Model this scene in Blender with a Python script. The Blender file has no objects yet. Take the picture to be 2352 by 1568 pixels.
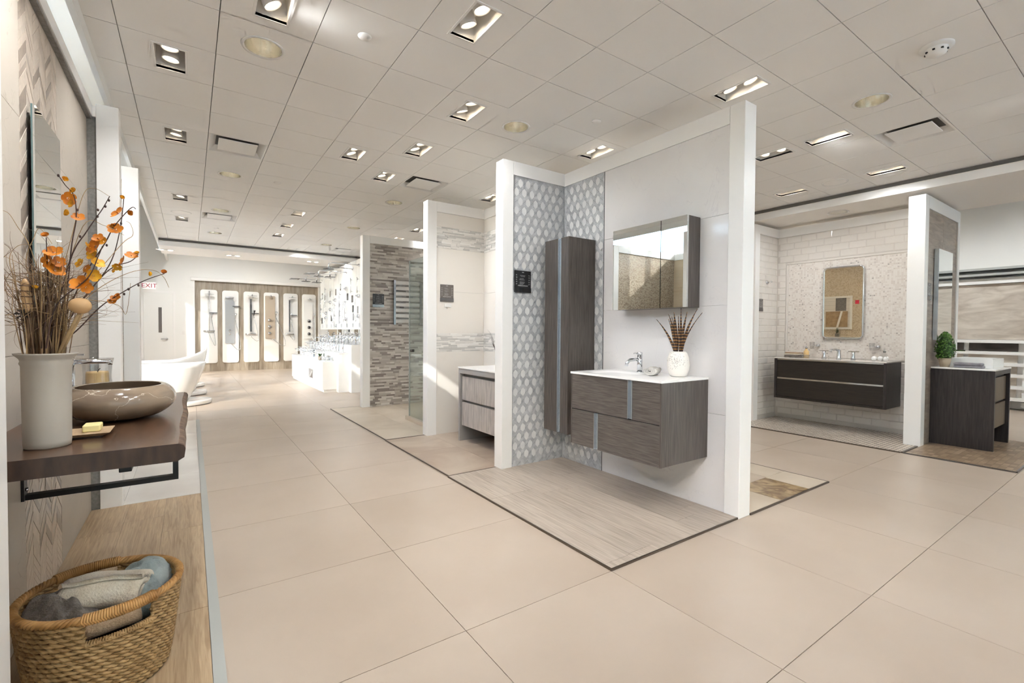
import bpy, bmesh, math, random
from mathutils import Vector, Matrix, noise as mnoise
random.seed(7)
S = bpy.context.scene
COL = S.collection
R = math.radians
PI = math.pi

# ------------------------------------------------------------------ camera
CAM_H = 1.3
F_PX, YAW, PITCH, ROLL = 1067.93, .606, .021, .0065
_f = Vector((math.sin(YAW)*math.cos(PITCH), math.cos(YAW)*math.cos(PITCH), -math.sin(PITCH)))
_r = Vector((math.cos(YAW), -math.sin(YAW), 0)); _u = _r.cross(_f)
CR = _r*math.cos(ROLL) + _u*math.sin(ROLL); CU = -_r*math.sin(ROLL) + _u*math.cos(ROLL); CF = _f
cd = bpy.data.cameras.new('camera'); cam = bpy.data.objects.new('camera', cd); COL.objects.link(cam)
cd.sensor_width = 36; cd.lens = F_PX*36/2352; cd.clip_start = .02; cd.clip_end = 500
cam.matrix_world = Matrix(((CR.x, CU.x, -CF.x, 0), (CR.y, CU.y, -CF.y, 0), (CR.z, CU.z, -CF.z, CAM_H), (0, 0, 0, 1)))
S.camera = cam

# ------------------------------------------------------------------ world, sun, exposure
w = bpy.data.worlds.new('sky'); S.world = w; w.use_nodes = True
nt = w.node_tree; bg = nt.nodes['Background']
sky = nt.nodes.new('ShaderNodeTexSky'); sky.sky_type = 'NISHITA'; sky.sun_disc = False
sky.sun_elevation = R(27); sky.sun_rotation = R(225); sky.air_density = 1.0; sky.dust_density = 1.6; sky.ozone_density = 1.0
nt.links.new(sky.outputs[0], bg.inputs[0]); bg.inputs[1].default_value = 2.0
SUN_DIR = Vector((1, 1.0, -.72))
sl = bpy.data.lights.new('sun', 'SUN'); sl.energy = 13; sl.angle = R(.6); sl.color = (1, .97, .92)
so = bpy.data.objects.new('sun', sl); COL.objects.link(so); so.location = (-12, -12, 12)
so.rotation_euler = SUN_DIR.to_track_quat('-Z', 'Y').to_euler()
def portal(name, loc, rot, sx, sy):
    l = bpy.data.lights.new(name, 'AREA'); l.shape = 'RECTANGLE'; l.size = sx; l.size_y = sy; l.cycles.is_portal = True
    o = bpy.data.objects.new(name, l); COL.objects.link(o); o.location = loc; o.rotation_euler = rot
portal('window_portal_left', (-2.64, 2.1, 2.45), (0, R(-90), 0), 4.8, 12.4)
portal('window_portal_far_left', (-2.64, 12.7, 2.1), (0, R(-90), 0), 3.9, 8.6)
portal('window_portal_front', (5.3, -4.2, 1.85), (R(90), 0, 0), 13, 3.6)
S.view_settings.view_transform = 'Standard'; S.view_settings.look = 'None'
S.view_settings.exposure = 0.5; S.view_settings.gamma = 1; S.view_settings.use_curve_mapping = False
S.cycles.use_denoising = True
S.cycles.use_adaptive_sampling = True; S.cycles.adaptive_threshold = .18; S.cycles.adaptive_min_samples = 10
S.cycles.max_bounces = 8; S.cycles.diffuse_bounces = 5; S.cycles.glossy_bounces = 4; S.cycles.transmission_bounces = 4; S.cycles.transparent_max_bounces = 12
S.cycles.sample_clamp_indirect = 6.0; S.cycles.caustics_reflective = False; S.cycles.caustics_refractive = False

# ------------------------------------------------------------------ materials
def lin(c):
    return tuple((x/255/12.92 if x/255 <= .04045 else ((x/255+.055)/1.055)**2.4) for x in c) + (1,)
MATS = {}
def M(name, col, rough=.5, metal=0, col2=None, scale=4., stretch=(1, 1, 1), detail=5., ramp=(.35, .65), distort=0., rnd=0., bump=0., bscale=None,
      coat=0., emit=0., spec=.5, vein=None, sheen=0.):
    m = bpy.data.materials.new(name); m.use_nodes = True; n = m.node_tree.nodes; L = m.node_tree.links
    b = n['Principled BSDF']; b.inputs['Roughness'].default_value = rough; b.inputs['Metallic'].default_value = metal
    b.inputs['Specular IOR Level'].default_value = spec; b.inputs['Coat Weight'].default_value = coat; b.inputs['Coat Roughness'].default_value = .08
    if sheen: b.inputs['Sheen Weight'].default_value = sheen
    src = None
    need = col2 or bump or vein
    if need:
        geo = n.new('ShaderNodeNewGeometry'); mp = n.new('ShaderNodeMapping'); mp.inputs['Scale'].default_value = stretch
        L.new(geo.outputs['Position'], mp.inputs['Vector'])
        vec = mp.outputs['Vector']
        if rnd:
            oi0 = n.new('ShaderNodeObjectInfo'); vm = n.new('ShaderNodeVectorMath'); vm.operation = 'ADD'
            mm = n.new('ShaderNodeMath'); mm.operation = 'MULTIPLY'; mm.inputs[1].default_value = 13.7
            L.new(oi0.outputs['Random'], mm.inputs[0]); L.new(vec, vm.inputs[0]); L.new(mm.outputs[0], vm.inputs[1]); vec = vm.outputs[0]
    if col2:
        no = n.new('ShaderNodeTexNoise'); no.inputs['Scale'].default_value = scale; no.inputs['Detail'].default_value = detail
        no.inputs['Distortion'].default_value = distort; L.new(vec, no.inputs['Vector'])
        rp = n.new('ShaderNodeValToRGB'); rp.color_ramp.elements[0].position = ramp[0]; rp.color_ramp.elements[1].position = ramp[1]
        rp.color_ramp.elements[0].color = lin(col); rp.color_ramp.elements[1].color = lin(col2)
        L.new(no.outputs['Fac'], rp.inputs['Fac']); src = rp.outputs['Color']
    if vein:
        vc, vs, vw = vein
        vn = n.new('ShaderNodeTexNoise'); vn.inputs['Scale'].default_value = vs; vn.inputs['Detail'].default_value = 6; vn.inputs['Distortion'].default_value = 1.2
        L.new(vec, vn.inputs['Vector'])
        vr = n.new('ShaderNodeValToRGB'); e = vr.color_ramp.elements; e[0].position = .5-vw; e[0].color = (0, 0, 0, 1); e[1].position = .5; e[1].color = (1, 1, 1, 1)
        e2 = e.new(.5+vw); e2.color = (0, 0, 0, 1)
        L.new(vn.outputs['Fac'], vr.inputs['Fac'])
        mx = n.new('ShaderNodeMixRGB'); mx.inputs[2].default_value = lin(vc)
        L.new(vr.outputs['Color'], mx.inputs[0])
        if src: L.new(src, mx.inputs[1])
        else: mx.inputs[1].default_value = lin(col)
        src = mx.outputs[0]
    if rnd:
        oi = n.new('ShaderNodeObjectInfo'); ma = n.new('ShaderNodeMapRange'); ma.inputs[3].default_value = 1-rnd; ma.inputs[4].default_value = 1+rnd*.6
        L.new(oi.outputs['Random'], ma.inputs[0])
        mx = n.new('ShaderNodeMixRGB'); mx.blend_type = 'MULTIPLY'; mx.inputs[0].default_value = 1
        if src: L.new(src, mx.inputs[1])
        else: mx.inputs[1].default_value = lin(col)
        L.new(ma.outputs[0], mx.inputs[2]); src = mx.outputs[0]
    if src: L.new(src, b.inputs['Base Color'])
    else: b.inputs['Base Color'].default_value = lin(col)
    if bump:
        bn = n.new('ShaderNodeTexNoise'); bn.inputs['Scale'].default_value = bscale or scale*4; bn.inputs['Detail'].default_value = 4
        L.new(vec, bn.inputs['Vector']); bp = n.new('ShaderNodeBump'); bp.inputs['Strength'].default_value = bump; bp.inputs['Distance'].default_value = .01
        L.new(bn.outputs['Fac'], bp.inputs['Height']); L.new(bp.outputs['Normal'], b.inputs['Normal'])
    if emit:
        b.inputs['Emission Color'].default_value = lin(col); b.inputs['Emission Strength'].default_value = emit
    MATS[name] = m
    return m
def Mcol(name, rough=.4):                       # colour from a per-piece colour attribute
    m = bpy.data.materials.new(name); m.use_nodes = True; n = m.node_tree.nodes
    a = n.new('ShaderNodeAttribute'); a.attribute_name = 'tone'
    m.node_tree.links.new(a.outputs['Color'], n['Principled BSDF'].inputs['Base Color']); n['Principled BSDF'].inputs['Roughness'].default_value = rough
    MATS[name] = m; return m
def Mglass(name, tint=(235, 245, 240), refl=.08, top=.8):
    m = bpy.data.materials.new(name); m.use_nodes = True; n = m.node_tree.nodes; L = m.node_tree.links
    n.remove(n['Principled BSDF'])
    t = n.new('ShaderNodeBsdfTransparent'); t.inputs[0].default_value = lin(tint)
    g = n.new('ShaderNodeBsdfGlossy'); g.inputs['Roughness'].default_value = .02
    lw = n.new('ShaderNodeLayerWeight'); lw.inputs[0].default_value = .25
    mr = n.new('ShaderNodeMapRange'); mr.inputs[3].default_value = refl*.4; mr.inputs[4].default_value = top
    L.new(lw.outputs['Fresnel'], mr.inputs[0])
    mx = n.new('ShaderNodeMixShader'); L.new(mr.outputs[0], mx.inputs[0]); L.new(t.outputs[0], mx.inputs[1]); L.new(g.outputs[0], mx.inputs[2])
    L.new(mx.outputs[0], n['Material Output'].inputs[0]); MATS[name] = m; return m
def Mmosaic(name, cell, cols, grout, rough=.35, rot=0., plane='xz', gw=.06, bump=.25):    # mosaics too fine to build piece by piece
    m = bpy.data.materials.new(name); m.use_nodes = True; n = m.node_tree.nodes; L = m.node_tree.links; b = n['Principled BSDF']
    geo = n.new('ShaderNodeNewGeometry'); sp = n.new('ShaderNodeSeparateXYZ'); L.new(geo.outputs['Position'], sp.inputs[0])
    ia, ib = {'xz': (0, 2), 'yz': (1, 2), 'xy': (0, 1)}[plane]
    outs = []
    for i, c in ((ia, cell[0]), (ib, cell[1])):
        d = n.new('ShaderNodeMath'); d.operation = 'DIVIDE'; d.inputs[1].default_value = c; L.new(sp.outputs[i], d.inputs[0])
        fl = n.new('ShaderNodeMath'); fl.operation = 'FLOOR'; L.new(d.outputs[0], fl.inputs[0])
        fr = n.new('ShaderNodeMath'); fr.operation = 'FRACT'; L.new(d.outputs[0], fr.inputs[0])
        s = n.new('ShaderNodeMath'); s.operation = 'SUBTRACT'; s.inputs[1].default_value = .5; L.new(fr.outputs[0], s.inputs[0])
        ab = n.new('ShaderNodeMath'); ab.operation = 'ABSOLUTE'; L.new(s.outputs[0], ab.inputs[0])
        outs.append((fl, ab))
    cb = n.new('ShaderNodeCombineXYZ'); L.new(outs[0][0].outputs[0], cb.inputs[0]); L.new(outs[1][0].outputs[0], cb.inputs[1])
    wn = n.new('ShaderNodeTexWhiteNoise'); L.new(cb.outputs[0], wn.inputs['Vector'])
    rp = n.new('ShaderNodeValToRGB'); rp.color_ramp.interpolation = 'CONSTANT'
    el = rp.color_ramp.elements; el[0].position = 0; el[0].color = lin(cols[0][1])
    el[1].position = cols[1][0]; el[1].color = lin(cols[1][1])
    for p, c in cols[2:]:
        e = el.new(p); e.color = lin(c)
    L.new(wn.outputs['Value'], rp.inputs['Fac'])
    mxm = n.new('ShaderNodeMath'); mxm.operation = 'MAXIMUM'; L.new(outs[0][1].outputs[0], mxm.inputs[0]); L.new(outs[1][1].outputs[0], mxm.inputs[1])
    gt = n.new('ShaderNodeMath'); gt.operation = 'GREATER_THAN'; gt.inputs[1].default_value = .5-gw; L.new(mxm.outputs[0], gt.inputs[0])
    mx = n.new('ShaderNodeMixRGB'); mx.inputs[2].default_value = lin(grout); L.new(gt.outputs[0], mx.inputs[0]); L.new(rp.outputs[0], mx.inputs[1])
    L.new(mx.outputs[0], b.inputs['Base Color']); b.inputs['Roughness'].default_value = rough
    bp = n.new('ShaderNodeBump'); bp.inputs['Strength'].default_value = bump; bp.inputs['Distance'].default_value = .004; bp.invert = True
    L.new(gt.outputs[0], bp.inputs['Height']); L.new(bp.outputs[0], b.inputs['Normal'])
    MATS[name] = m; return m

M('white_paint', (238, 236, 233), .32, spec=.5)
M('white_wall', (236, 235, 231), .6)
M('ceiling_tile', (244, 242, 238), .75)
M('ceiling_void', (150, 147, 140), .9)
M('soffit', (242, 237, 230), .7)
M('pocket_grey', (222, 220, 215), .8)
M('gap_dark', (95, 92, 88), .6)
M('floor_tile', (194, 178, 162), .33, col2=(183, 166, 149), scale=1.3, detail=6, ramp=(.3, .7), rnd=.03, spec=.5)
M('grout', (128, 118, 106), .8)
M('edge_metal', (104, 94, 84), .3, .75)
M('edge_pale', (176, 178, 174), .45, .0)
M('oak_plank', (190, 177, 163), .42, col2=(162, 148, 134), scale=8, stretch=(9, .45, 1), detail=8, ramp=(.35, .7), distort=.6, rnd=.07, bump=.04, bscale=30)
M('tan_plank', (192, 168, 136), .42, col2=(160, 134, 104), scale=8, stretch=(9, .5, 1), detail=8, ramp=(.35, .7), distort=.9, rnd=.08, bump=.04, bscale=30)
M('stone_taupe', (190, 174, 156), .38, col2=(168, 148, 130), scale=1.8, detail=8, distort=.8, rnd=.04)
M('stone_beige', (206, 192, 174), .38, col2=(190, 174, 154), scale=1.6, detail=7, distort=.6, rnd=.04)
M('marble_gloss', (226, 222, 216), .06, col2=(212, 206, 200), scale=1.5, detail=6, rnd=.02)
M('emperador', (120, 96, 70), .12, col2=(176, 150, 112), scale=5, detail=8, distort=2, ramp=(.42, .62))
M('slab_white', (228, 225, 223), .10, col2=(220, 216, 215), scale=1.2, detail=5, vein=((216, 212, 212), 2.5, .004), rnd=.012)
M('cream_wall_tile', (232, 226, 218), .22, rnd=.01)
M('hex_white', (228, 227, 225), .28, col2=(214, 214, 214), scale=9, rnd=.06)
M('hex_strip', (204, 205, 206), .3, col2=(166, 168, 172), scale=14, detail=7, distort=1.2, ramp=(.35, .72))
M('hex_grout', (132, 134, 138), .7)
M('wood_dark_y', (104, 97, 92), .42, col2=(66, 60, 56), scale=12, stretch=(4, .6, 10), detail=8, ramp=(.3, .72), distort=.4, bump=.06, bscale=25)
M('wood_dark_z', (98, 90, 85), .42, col2=(64, 58, 54), scale=12, stretch=(8, 8, .4), detail=8, ramp=(.3, .72), distort=.4, bump=.06, bscale=25)
M('wood_black_y', (44, 37, 32), .34, col2=(28, 23, 20), scale=11, stretch=(4, .5, 9), detail=8, distort=.4)
M('wood_black_z', (56, 49, 48), .38, col2=(34, 29, 29), scale=11, stretch=(7, 7, .4), detail=8, distort=.6)
M('wood_brown_z', (112, 94, 74), .42, col2=(88, 72, 56), scale=6, stretch=(7, 7, .4), detail=8, distort=.5)
M('wood_ash_z', (190, 182, 174), .45, col2=(152, 144, 138), scale=8, stretch=(6, 6, .5), detail=9, ramp=(.35, .7), distort=.9)
M('grey_frame', (158, 154, 150), .45)
M('grey_inside', (118, 114, 110), .55)
M('aluminium', (196, 203, 210), .25, .85)
M('chrome', (222, 224, 228), .08, 1.)
M('dark_chrome', (120, 120, 122), .15, 1.)
M('brushed', (176, 168, 160), .35, .9)
M('black_steel', (24, 23, 24), .4, .3)
M('mirror', (236, 240, 240), .0, 1.)
M('mirror_edge', (92, 112, 112), .15, .2)
M('mirror_warm', (236, 226, 206), .0, 1.)
M('resin_white', (244, 243, 240), .18)
M('tub_white', (246, 245, 242), .2, coat=.3)
M('gloss_white', (242, 241, 238), .15)
M('shelf_wood', (98, 70, 52), .26, col2=(60, 42, 32), scale=4, stretch=(9, .7, 1), detail=9, ramp=(.35, .68), distort=1.2, coat=.12)
M('shelf_edge', (70, 50, 38), .5, col2=(46, 32, 25), scale=8, stretch=(4, 4, 1), detail=8)
M('bark', (120, 98, 80), .7, col2=(74, 56, 44), scale=20, bump=.3)
M('vase_clay', (182, 174, 162), .7, col2=(174, 165, 153), scale=3, bump=.05, bscale=60)
M('bowl_stone', (150, 131, 111), .16, col2=(120, 103, 88), scale=3, stretch=(1, 1, 3), detail=7, distort=.8, vein=((216, 202, 182), 1.6, .0022), coat=.35)
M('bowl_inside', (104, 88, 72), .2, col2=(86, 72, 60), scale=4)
M('soap', (238, 222, 158), .45)
M('soap_dish', (186, 160, 128), .6, col2=(160, 134, 104), scale=12, stretch=(3, 1, 1))
M('candle_wax', (228, 190, 128), .5, col2=(240, 208, 152), scale=8, stretch=(1, 1, 2))
M('wick', (50, 44, 40), .9)
M('wall_stone', (194, 184, 172), .55, col2=(180, 170, 158), scale=1.4, stretch=(1, 1, 1), detail=8, ramp=(.3, .7), distort=.5, vein=((172, 162, 150), 1.6, .004), rnd=.02)
M('chevron', (206, 192, 178), .35, col2=(190, 176, 162), scale=20, stretch=(1, 4, 1), detail=5, rnd=.12)
M('chevron_dark', (160, 146, 133), .3, col2=(140, 127, 115), scale=20, stretch=(1, 4, 1), detail=5, rnd=.15)
M('grey_speckle', (136, 133, 128), .6, col2=(116, 113, 108), scale=60, detail=3)
M('grey_rib', (140, 136, 132), .5, col2=(105, 102, 100), scale=25, stretch=(1, 1, 6))
M('beige_wall_tile', (214, 196, 170), .3, col2=(200, 180, 152), scale=1.6, stretch=(1, .6, 4), detail=7, distort=.6, rnd=.03)
M('straw', (150, 118, 78), .75, col2=(112, 84, 52), scale=14, detail=6, rnd=.05)
M('wicker', (188, 154, 106), .6, col2=(146, 114, 72), scale=26, detail=6, ramp=(.32, .68), bump=.5, bscale=90)
M('wicker_rim', (196, 150, 92), .5, col2=(148, 104, 54), scale=14, detail=5)
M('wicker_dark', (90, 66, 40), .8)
M('towel_grey', (150, 140, 130), .95, col2=(112, 102, 93), scale=24, bump=.8, bscale=160, sheen=.2)
M('towel_white', (240, 230, 212), .95, col2=(226, 212, 190), scale=16, bump=.7, bscale=150, sheen=.2)
M('towel_pale', (214, 210, 204), .95, col2=(186, 181, 175), scale=30, bump=.5, bscale=150)
M('towel_blue', (168, 178, 176), .95, col2=(142, 153, 153), scale=16, bump=.6, bscale=150, sheen=.2)
M('towel_beige', (196, 166, 134), .95, col2=(174, 144, 112), scale=20, bump=.7, bscale=150, sheen=.2)
M('towel_dark', (84, 82, 80), .95, col2=(66, 64, 62), scale=20, bump=.7, bscale=150)
M('towel_lilac', (150, 146, 150), .95, col2=(130, 126, 132), scale=20, bump=.6, bscale=150)
M('petal', (208, 126, 0), .6, col2=(146, 70, 0), scale=34, detail=4, ramp=(.35, .75))
M('petal_gold', (226, 168, 8), .6, col2=(190, 122, 4), scale=34, detail=4)
M('twig', (72, 46, 38), .7, col2=(52, 34, 28), scale=30)
M('grass_dry', (140, 112, 84), .75, col2=(94, 71, 54), scale=24, ramp=(.35, .7))
M('grass_pale', (176, 146, 104), .75, col2=(140, 112, 78), scale=24)
M('pod', (204, 168, 122), .6, col2=(190, 152, 106), scale=6)
M('feather', (96, 66, 42), .7)
M('vase_white', (238, 232, 224), .5)
M('speck', (120, 110, 100), .7)
M('plant_green', (74, 116, 22), .5, col2=(46, 84, 14), scale=30)
M('plant_dark', (44, 76, 20), .5, col2=(30, 56, 16), scale=30)
M('pot_clay', (176, 160, 138), .7)
M('sign_black', (34, 33, 35), .3)
M('sign_grey', (104, 98, 94), .35)
M('sign_text', (206, 206, 204), .5)
M('exit_red', (176, 10, 60), .4)
M('exit_face', (246, 244, 240), .4, emit=.35)
M('fawn_panel', (186, 172, 154), .35)
M('silver_panel', (172, 174, 176), .3, .4)
M('far_wood_z', (170, 158, 142), .5, col2=(140, 128, 112), scale=3, stretch=(5, 1, .6), detail=8, distort=.5)
M('tile_brown_x', (162, 148, 134), .35, col2=(128, 114, 102), scale=3, stretch=(1, 1, 6), detail=8, distort=.8, rnd=.03)
M('slab_grey', (214, 205, 193), .3, col2=(180, 168, 155), scale=2.2, stretch=(1, .8, 3), detail=9, distort=1.4, rnd=.03)
M('slab_dark', (74, 66, 62), .25, col2=(52, 46, 44), scale=3, detail=8, distort=1)
M('lamp_white', (236, 234, 230), .4)
M('lamp_inside', (246, 243, 238), .5)
M('lamp_gold', (236, 232, 220), .18, .9)
M('bulb', (255, 236, 208), .5, emit=9.)
M('bulb_soft', (255, 244, 226), .5, emit=9.)
M('plug_white', (232, 230, 226), .4)
M('wire_black', (30, 30, 32), .6)
M('pole_wood', (104, 92, 80), .8)
M('asphalt', (160, 158, 154), .9)
M('screen_pink', (228, 60, 88), .6)
M('subway', (226, 220, 213), .12, rnd=.02)
M('subway_grout', (205, 198, 190), .7)
M('mastic', (176, 168, 160), .7)
Mcol('strip_mosaic', .35); Mcol('strip_pale', .3)
Mglass('glass_clear', (243, 249, 247), .1, top=.45)
Mglass('glass_window', (250, 252, 252), .1)
Mglass('glass_jar', (250, 250, 250), .2, top=.3)
Mmosaic('mosaic_white', (.021, .021), [(0, (232, 226, 219)), (.55, (224, 216, 208)), (.84, (216, 207, 199)), (.94, (204, 195, 188)), (.985, (180, 172, 166))], (226, 218, 210), plane='yz', gw=.07)
Mmosaic('mosaic_floor', (.062, .04), [(0, (226, 214, 200)), (.5, (216, 202, 186)), (.9, (204, 190, 174))], (96, 86, 78), plane='xy', gw=.10)
Mmosaic('mosaic_brown', (.085, .05), [(0, (156, 134, 110)), (.35, (142, 120, 96)), (.65, (128, 106, 84)), (.85, (170, 148, 124))], (120, 102, 82), plane='xy', gw=.05)
Mmosaic('mosaic_back', (.02, .02), [(0, (214, 200, 180)), (.4, (204, 188, 166)), (.8, (190, 174, 152))], (196, 182, 162), plane='yz', gw=.06)
Mmosaic('mosaic_left', (.03, .012), [(0, (196, 182, 162)), (.4, (176, 160, 140)), (.75, (150, 134, 116))], (140, 126, 110), plane='xz', gw=.06)
def Mfeather():
    m = bpy.data.materials.new('feather_barred'); m.use_nodes = True; n = m.node_tree.nodes; L = m.node_tree.links
    tc = n.new('ShaderNodeTexCoord'); wv = n.new('ShaderNodeTexWave'); wv.bands_direction = 'Z'; wv.inputs['Scale'].default_value = 14; wv.inputs['Distortion'].default_value = 2.5
    wv.inputs['Detail'].default_value = 2; L.new(tc.outputs['Object'], wv.inputs['Vector'])
    rp = n.new('ShaderNodeValToRGB'); rp.color_ramp.elements[0].position = .4; rp.color_ramp.elements[0].color = lin((44, 30, 28)); rp.color_ramp.elements[1].position = .7; rp.color_ramp.elements[1].color = lin((148, 108, 66))
    L.new(wv.outputs['Fac'], rp.inputs[0]); L.new(rp.outputs[0], n['Principled BSDF'].inputs['Base Color']); n['Principled BSDF'].inputs['Roughness'].default_value = .7
    MATS['feather_barred'] = m
Mfeather()

# ------------------------------------------------------------------ helpers
def org(p):
    v = Vector((0, 0, 0))
    while p is not None:
        v += p.location; p = p.parent
    return v
class MB:
    def __init__(s): s.v = []; s.f = []; s.sm = []; s.tone = []; s.mi = []; s.cm = 0
    def add(s, vs, fs, smooth=False, tone=None):
        k = len(s.v); s.v += [Vector(p) for p in vs]; s.f += [tuple(k+i for i in f) for f in fs]
        s.sm += [smooth]*len(fs); s.tone += [tone]*len(fs); s.mi += [s.cm]*len(fs); return s
    def box(s, x0, x1, y0, y1, z0, z1, tone=None):
        if x0 > x1: x0, x1 = x1, x0
        if y0 > y1: y0, y1 = y1, y0
        if z0 > z1: z0, z1 = z1, z0
        return s.add([(x0, y0, z0), (x1, y0, z0), (x1, y1, z0), (x0, y1, z0), (x0, y0, z1), (x1, y0, z1), (x1, y1, z1), (x0, y1, z1)],
                     [(0, 3, 2, 1), (4, 5, 6, 7), (0, 1, 5, 4), (1, 2, 6, 5), (2, 3, 7, 6), (3, 0, 4, 7)], tone=tone)
    def prism(s, pts, ext, tone=None, smooth=False):       # polygon (3d points) extruded along vector
        n = len(pts); e = Vector(ext); P = [Vector(p) for p in pts]
        nrm = Vector((0, 0, 0))
        for i in range(n): nrm += P[i].cross(P[(i+1) % n])
        if nrm.dot(e) > 0: P.reverse()
        fs = [tuple(range(n)), tuple(range(2*n-1, n-1, -1))]
        fs += [(i, i+n, (i+1) % n+n, (i+1) % n) for i in range(n)]
        return s.add(P+[p+e for p in P], fs, smooth, tone)
    def tube(s, pts, r, seg=8, cap=True, closed=False):
        P = [Vector(p) for p in pts]; n = len(P)
        rr = r if isinstance(r, (list, tuple)) else [r]*n
        vs = []; prev = None
        for i in range(n):
            t = (P[(i+1) % n]-P[i-1]) if closed else (P[min(i+1, n-1)]-P[max(i-1, 0)])
            if t.length < 1e-9: t = Vector((0, 0, 1))
            t.normalize()
            if prev is None:
                a = Vector((0, 0, 1)) if abs(t.z) < .9 else Vector((1, 0, 0)); u = t.cross(a).normalized()
            else:
                u = prev-t*prev.dot(t)
                u = u.normalized() if u.length > 1e-6 else t.orthogonal().normalized()
            prev = u; w_ = t.cross(u)
            for k in range(seg):
                an = 2*PI*k/seg; vs.append(P[i]+(u*math.cos(an)+w_*math.sin(an))*rr[i])
        fs = []
        m = n if closed else n-1
        for i in range(m):
            a0 = i*seg; b0 = ((i+1) % n)*seg
            for k in range(seg): fs.append((a0+k, a0+(k+1) % seg, b0+(k+1) % seg, b0+k))
        if cap and not closed: fs += [tuple(range(seg-1, -1, -1)), tuple(range((n-1)*seg, n*seg))]
        return s.add(vs, fs, True)
    def cyl(s, p0, p1, r, seg=16, r1=None):
        return s.tube([p0, p1], [r, r if r1 is None else r1], seg)
    def lathe(s, prof, c, seg=32, sx=1., sy=1., cap0=True, cap1=True, rot=0.):   # prof [(r,z)]
        vs = []; cs, sn = math.cos(rot), math.sin(rot)
        for r, z in prof:
            for k in range(seg):
                an = 2*PI*k/seg; x, y = r*math.cos(an)*sx, r*math.sin(an)*sy
                vs.append((c[0]+x*cs-y*sn, c[1]+x*sn+y*cs, c[2]+z))
        fs = []
        for i in range(len(prof)-1):
            for k in range(seg): fs.append((i*seg+k, i*seg+(k+1) % seg, (i+1)*seg+(k+1) % seg, (i+1)*seg+k))
        if cap0: fs.append(tuple(range(seg-1, -1, -1)))
        if cap1: fs.append(tuple(range((len(prof)-1)*seg, len(prof)*seg)))
        return s.add(vs, fs, True)
    def sphere(s, c, r, sx=1., sy=1., sz=1., seg=12, rings=8):
        prof = [(r*math.sin(PI*i/rings) if 0 < i < rings else 1e-4, -r*math.cos(PI*i/rings)*sz) for i in range(rings+1)]
        return s.lathe(prof, c, seg, sx, sy)
    def rrect(s, c, w_, h_, rad, ax, depth, seg=5):        # rounded rectangle plate; ax: normal axis, extruded +depth along it
        pts = []
        for cx_, cy_, a0 in ((w_/2-rad, h_/2-rad, 0), (-w_/2+rad, h_/2-rad, 90), (-w_/2+rad, -h_/2+rad, 180), (w_/2-rad, -h_/2+rad, 270)):
            for k in range(seg+1):
                a = R(a0+90*k/seg); pts.append((cx_+rad*math.cos(a), cy_+rad*math.sin(a)))
        if ax == 'x': P = [(c[0], c[1]+u, c[2]+v) for u, v in pts]; e = (depth, 0, 0)
        elif ax == 'y': P = [(c[0]+u, c[1], c[2]+v) for u, v in pts]; e = (0, depth, 0)
        else: P = [(c[0]+u, c[1]+v, c[2]) for u, v in pts]; e = (0, 0, depth)
        return s.prism(P, e)
    def xf(s, fn): s.v = [Vector(fn(p)) for p in s.v]; return s
    def mesh(s, name, mat, o=Vector((0, 0, 0))):
        me = bpy.data.meshes.new(name); me.from_pydata([p-o for p in s.v], [], s.f)
        for i, p in enumerate(me.polygons): p.use_smooth = s.sm[i]
        if any(t is not None for t in s.tone):
            at = me.color_attributes.new('tone', 'FLOAT_COLOR', 'CORNER'); d = []
            for p in me.polygons:
                c = lin(s.tone[p.index] or (200, 200, 200)); d += list(c)*p.loop_total
            at.data.foreach_set('color', d)
        mats = mat if isinstance(mat, (list, tuple)) else [mat]
        for m in mats: me.materials.append(MATS[m])
        if len(mats) > 1: me.polygons.foreach_set('material_index', s.mi)
        return me
    def build(s, name, mat, parent=None, bevel=0, bseg=2, sub=0, auto=False):
        o = bpy.data.objects.new(name, s.mesh(name, mat, org(parent))); COL.objects.link(o); o.parent = parent
        if bevel:
            b = o.modifiers.new('bevel', 'BEVEL'); b.width = bevel; b.segments = bseg; b.limit_method = 'ANGLE'; b.angle_limit = R(40)
        if sub:
            q = o.modifiers.new('sub', 'SUBSURF'); q.levels = sub; q.render_levels = sub
        return o
def tag(o, label, cat=None, group=None, kind=None):
    o['label'] = label
    if cat: o['category'] = cat
    if group: o['group'] = group
    if kind: o['kind'] = kind
    return o
def thing(name, label, cat, loc, group=None, kind=None):
    o = bpy.data.objects.new(name, None); COL.objects.link(o); o.location = loc; o.empty_display_size = .1
    return tag(o, label, cat, group, kind)
def inst(name, me, loc, parent, rotz=0.):      # a piece that shares mesh data; loc in world space
    o = bpy.data.objects.new(name, me); COL.objects.link(o); o.parent = parent; o.location = Vector(loc)-org(parent)
    if rotz: o.rotation_euler = (0, 0, rotz)
    return o
def text(name, body, mat, loc, size, ax, parent, align='CENTER', ext=.001):
    c = bpy.data.curves.new(name, 'FONT'); c.body = body; c.size = size; c.align_x = align; c.align_y = 'CENTER'; c.extrude = ext
    q = bpy.data.objects.new(name, c); COL.objects.link(q); bpy.context.view_layer.update()
    me = bpy.data.meshes.new_from_object(q.evaluated_get(bpy.context.evaluated_depsgraph_get())); bpy.data.objects.remove(q)
    me.materials.clear(); me.materials.append(MATS[mat])
    o = bpy.data.objects.new(name, me); COL.objects.link(o); o.parent = parent; o.location = Vector(loc)-org(parent)
    o.rotation_euler = {'-y': (R(90), 0, 0), '-x': (R(90), 0, R(-90)), '+x': (R(90), 0, R(90))}[ax]
    return o
def in_view(p, m=60):
    d = Vector(p)-Vector((0, 0, CAM_H)); z = d.dot(CF)
    if z < .1: return False
    x = 1176+F_PX*d.dot(CR)/z; y = 784-F_PX*d.dot(CU)/z
    return -m < x < 2352+m and -m < y < 1568+m
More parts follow.
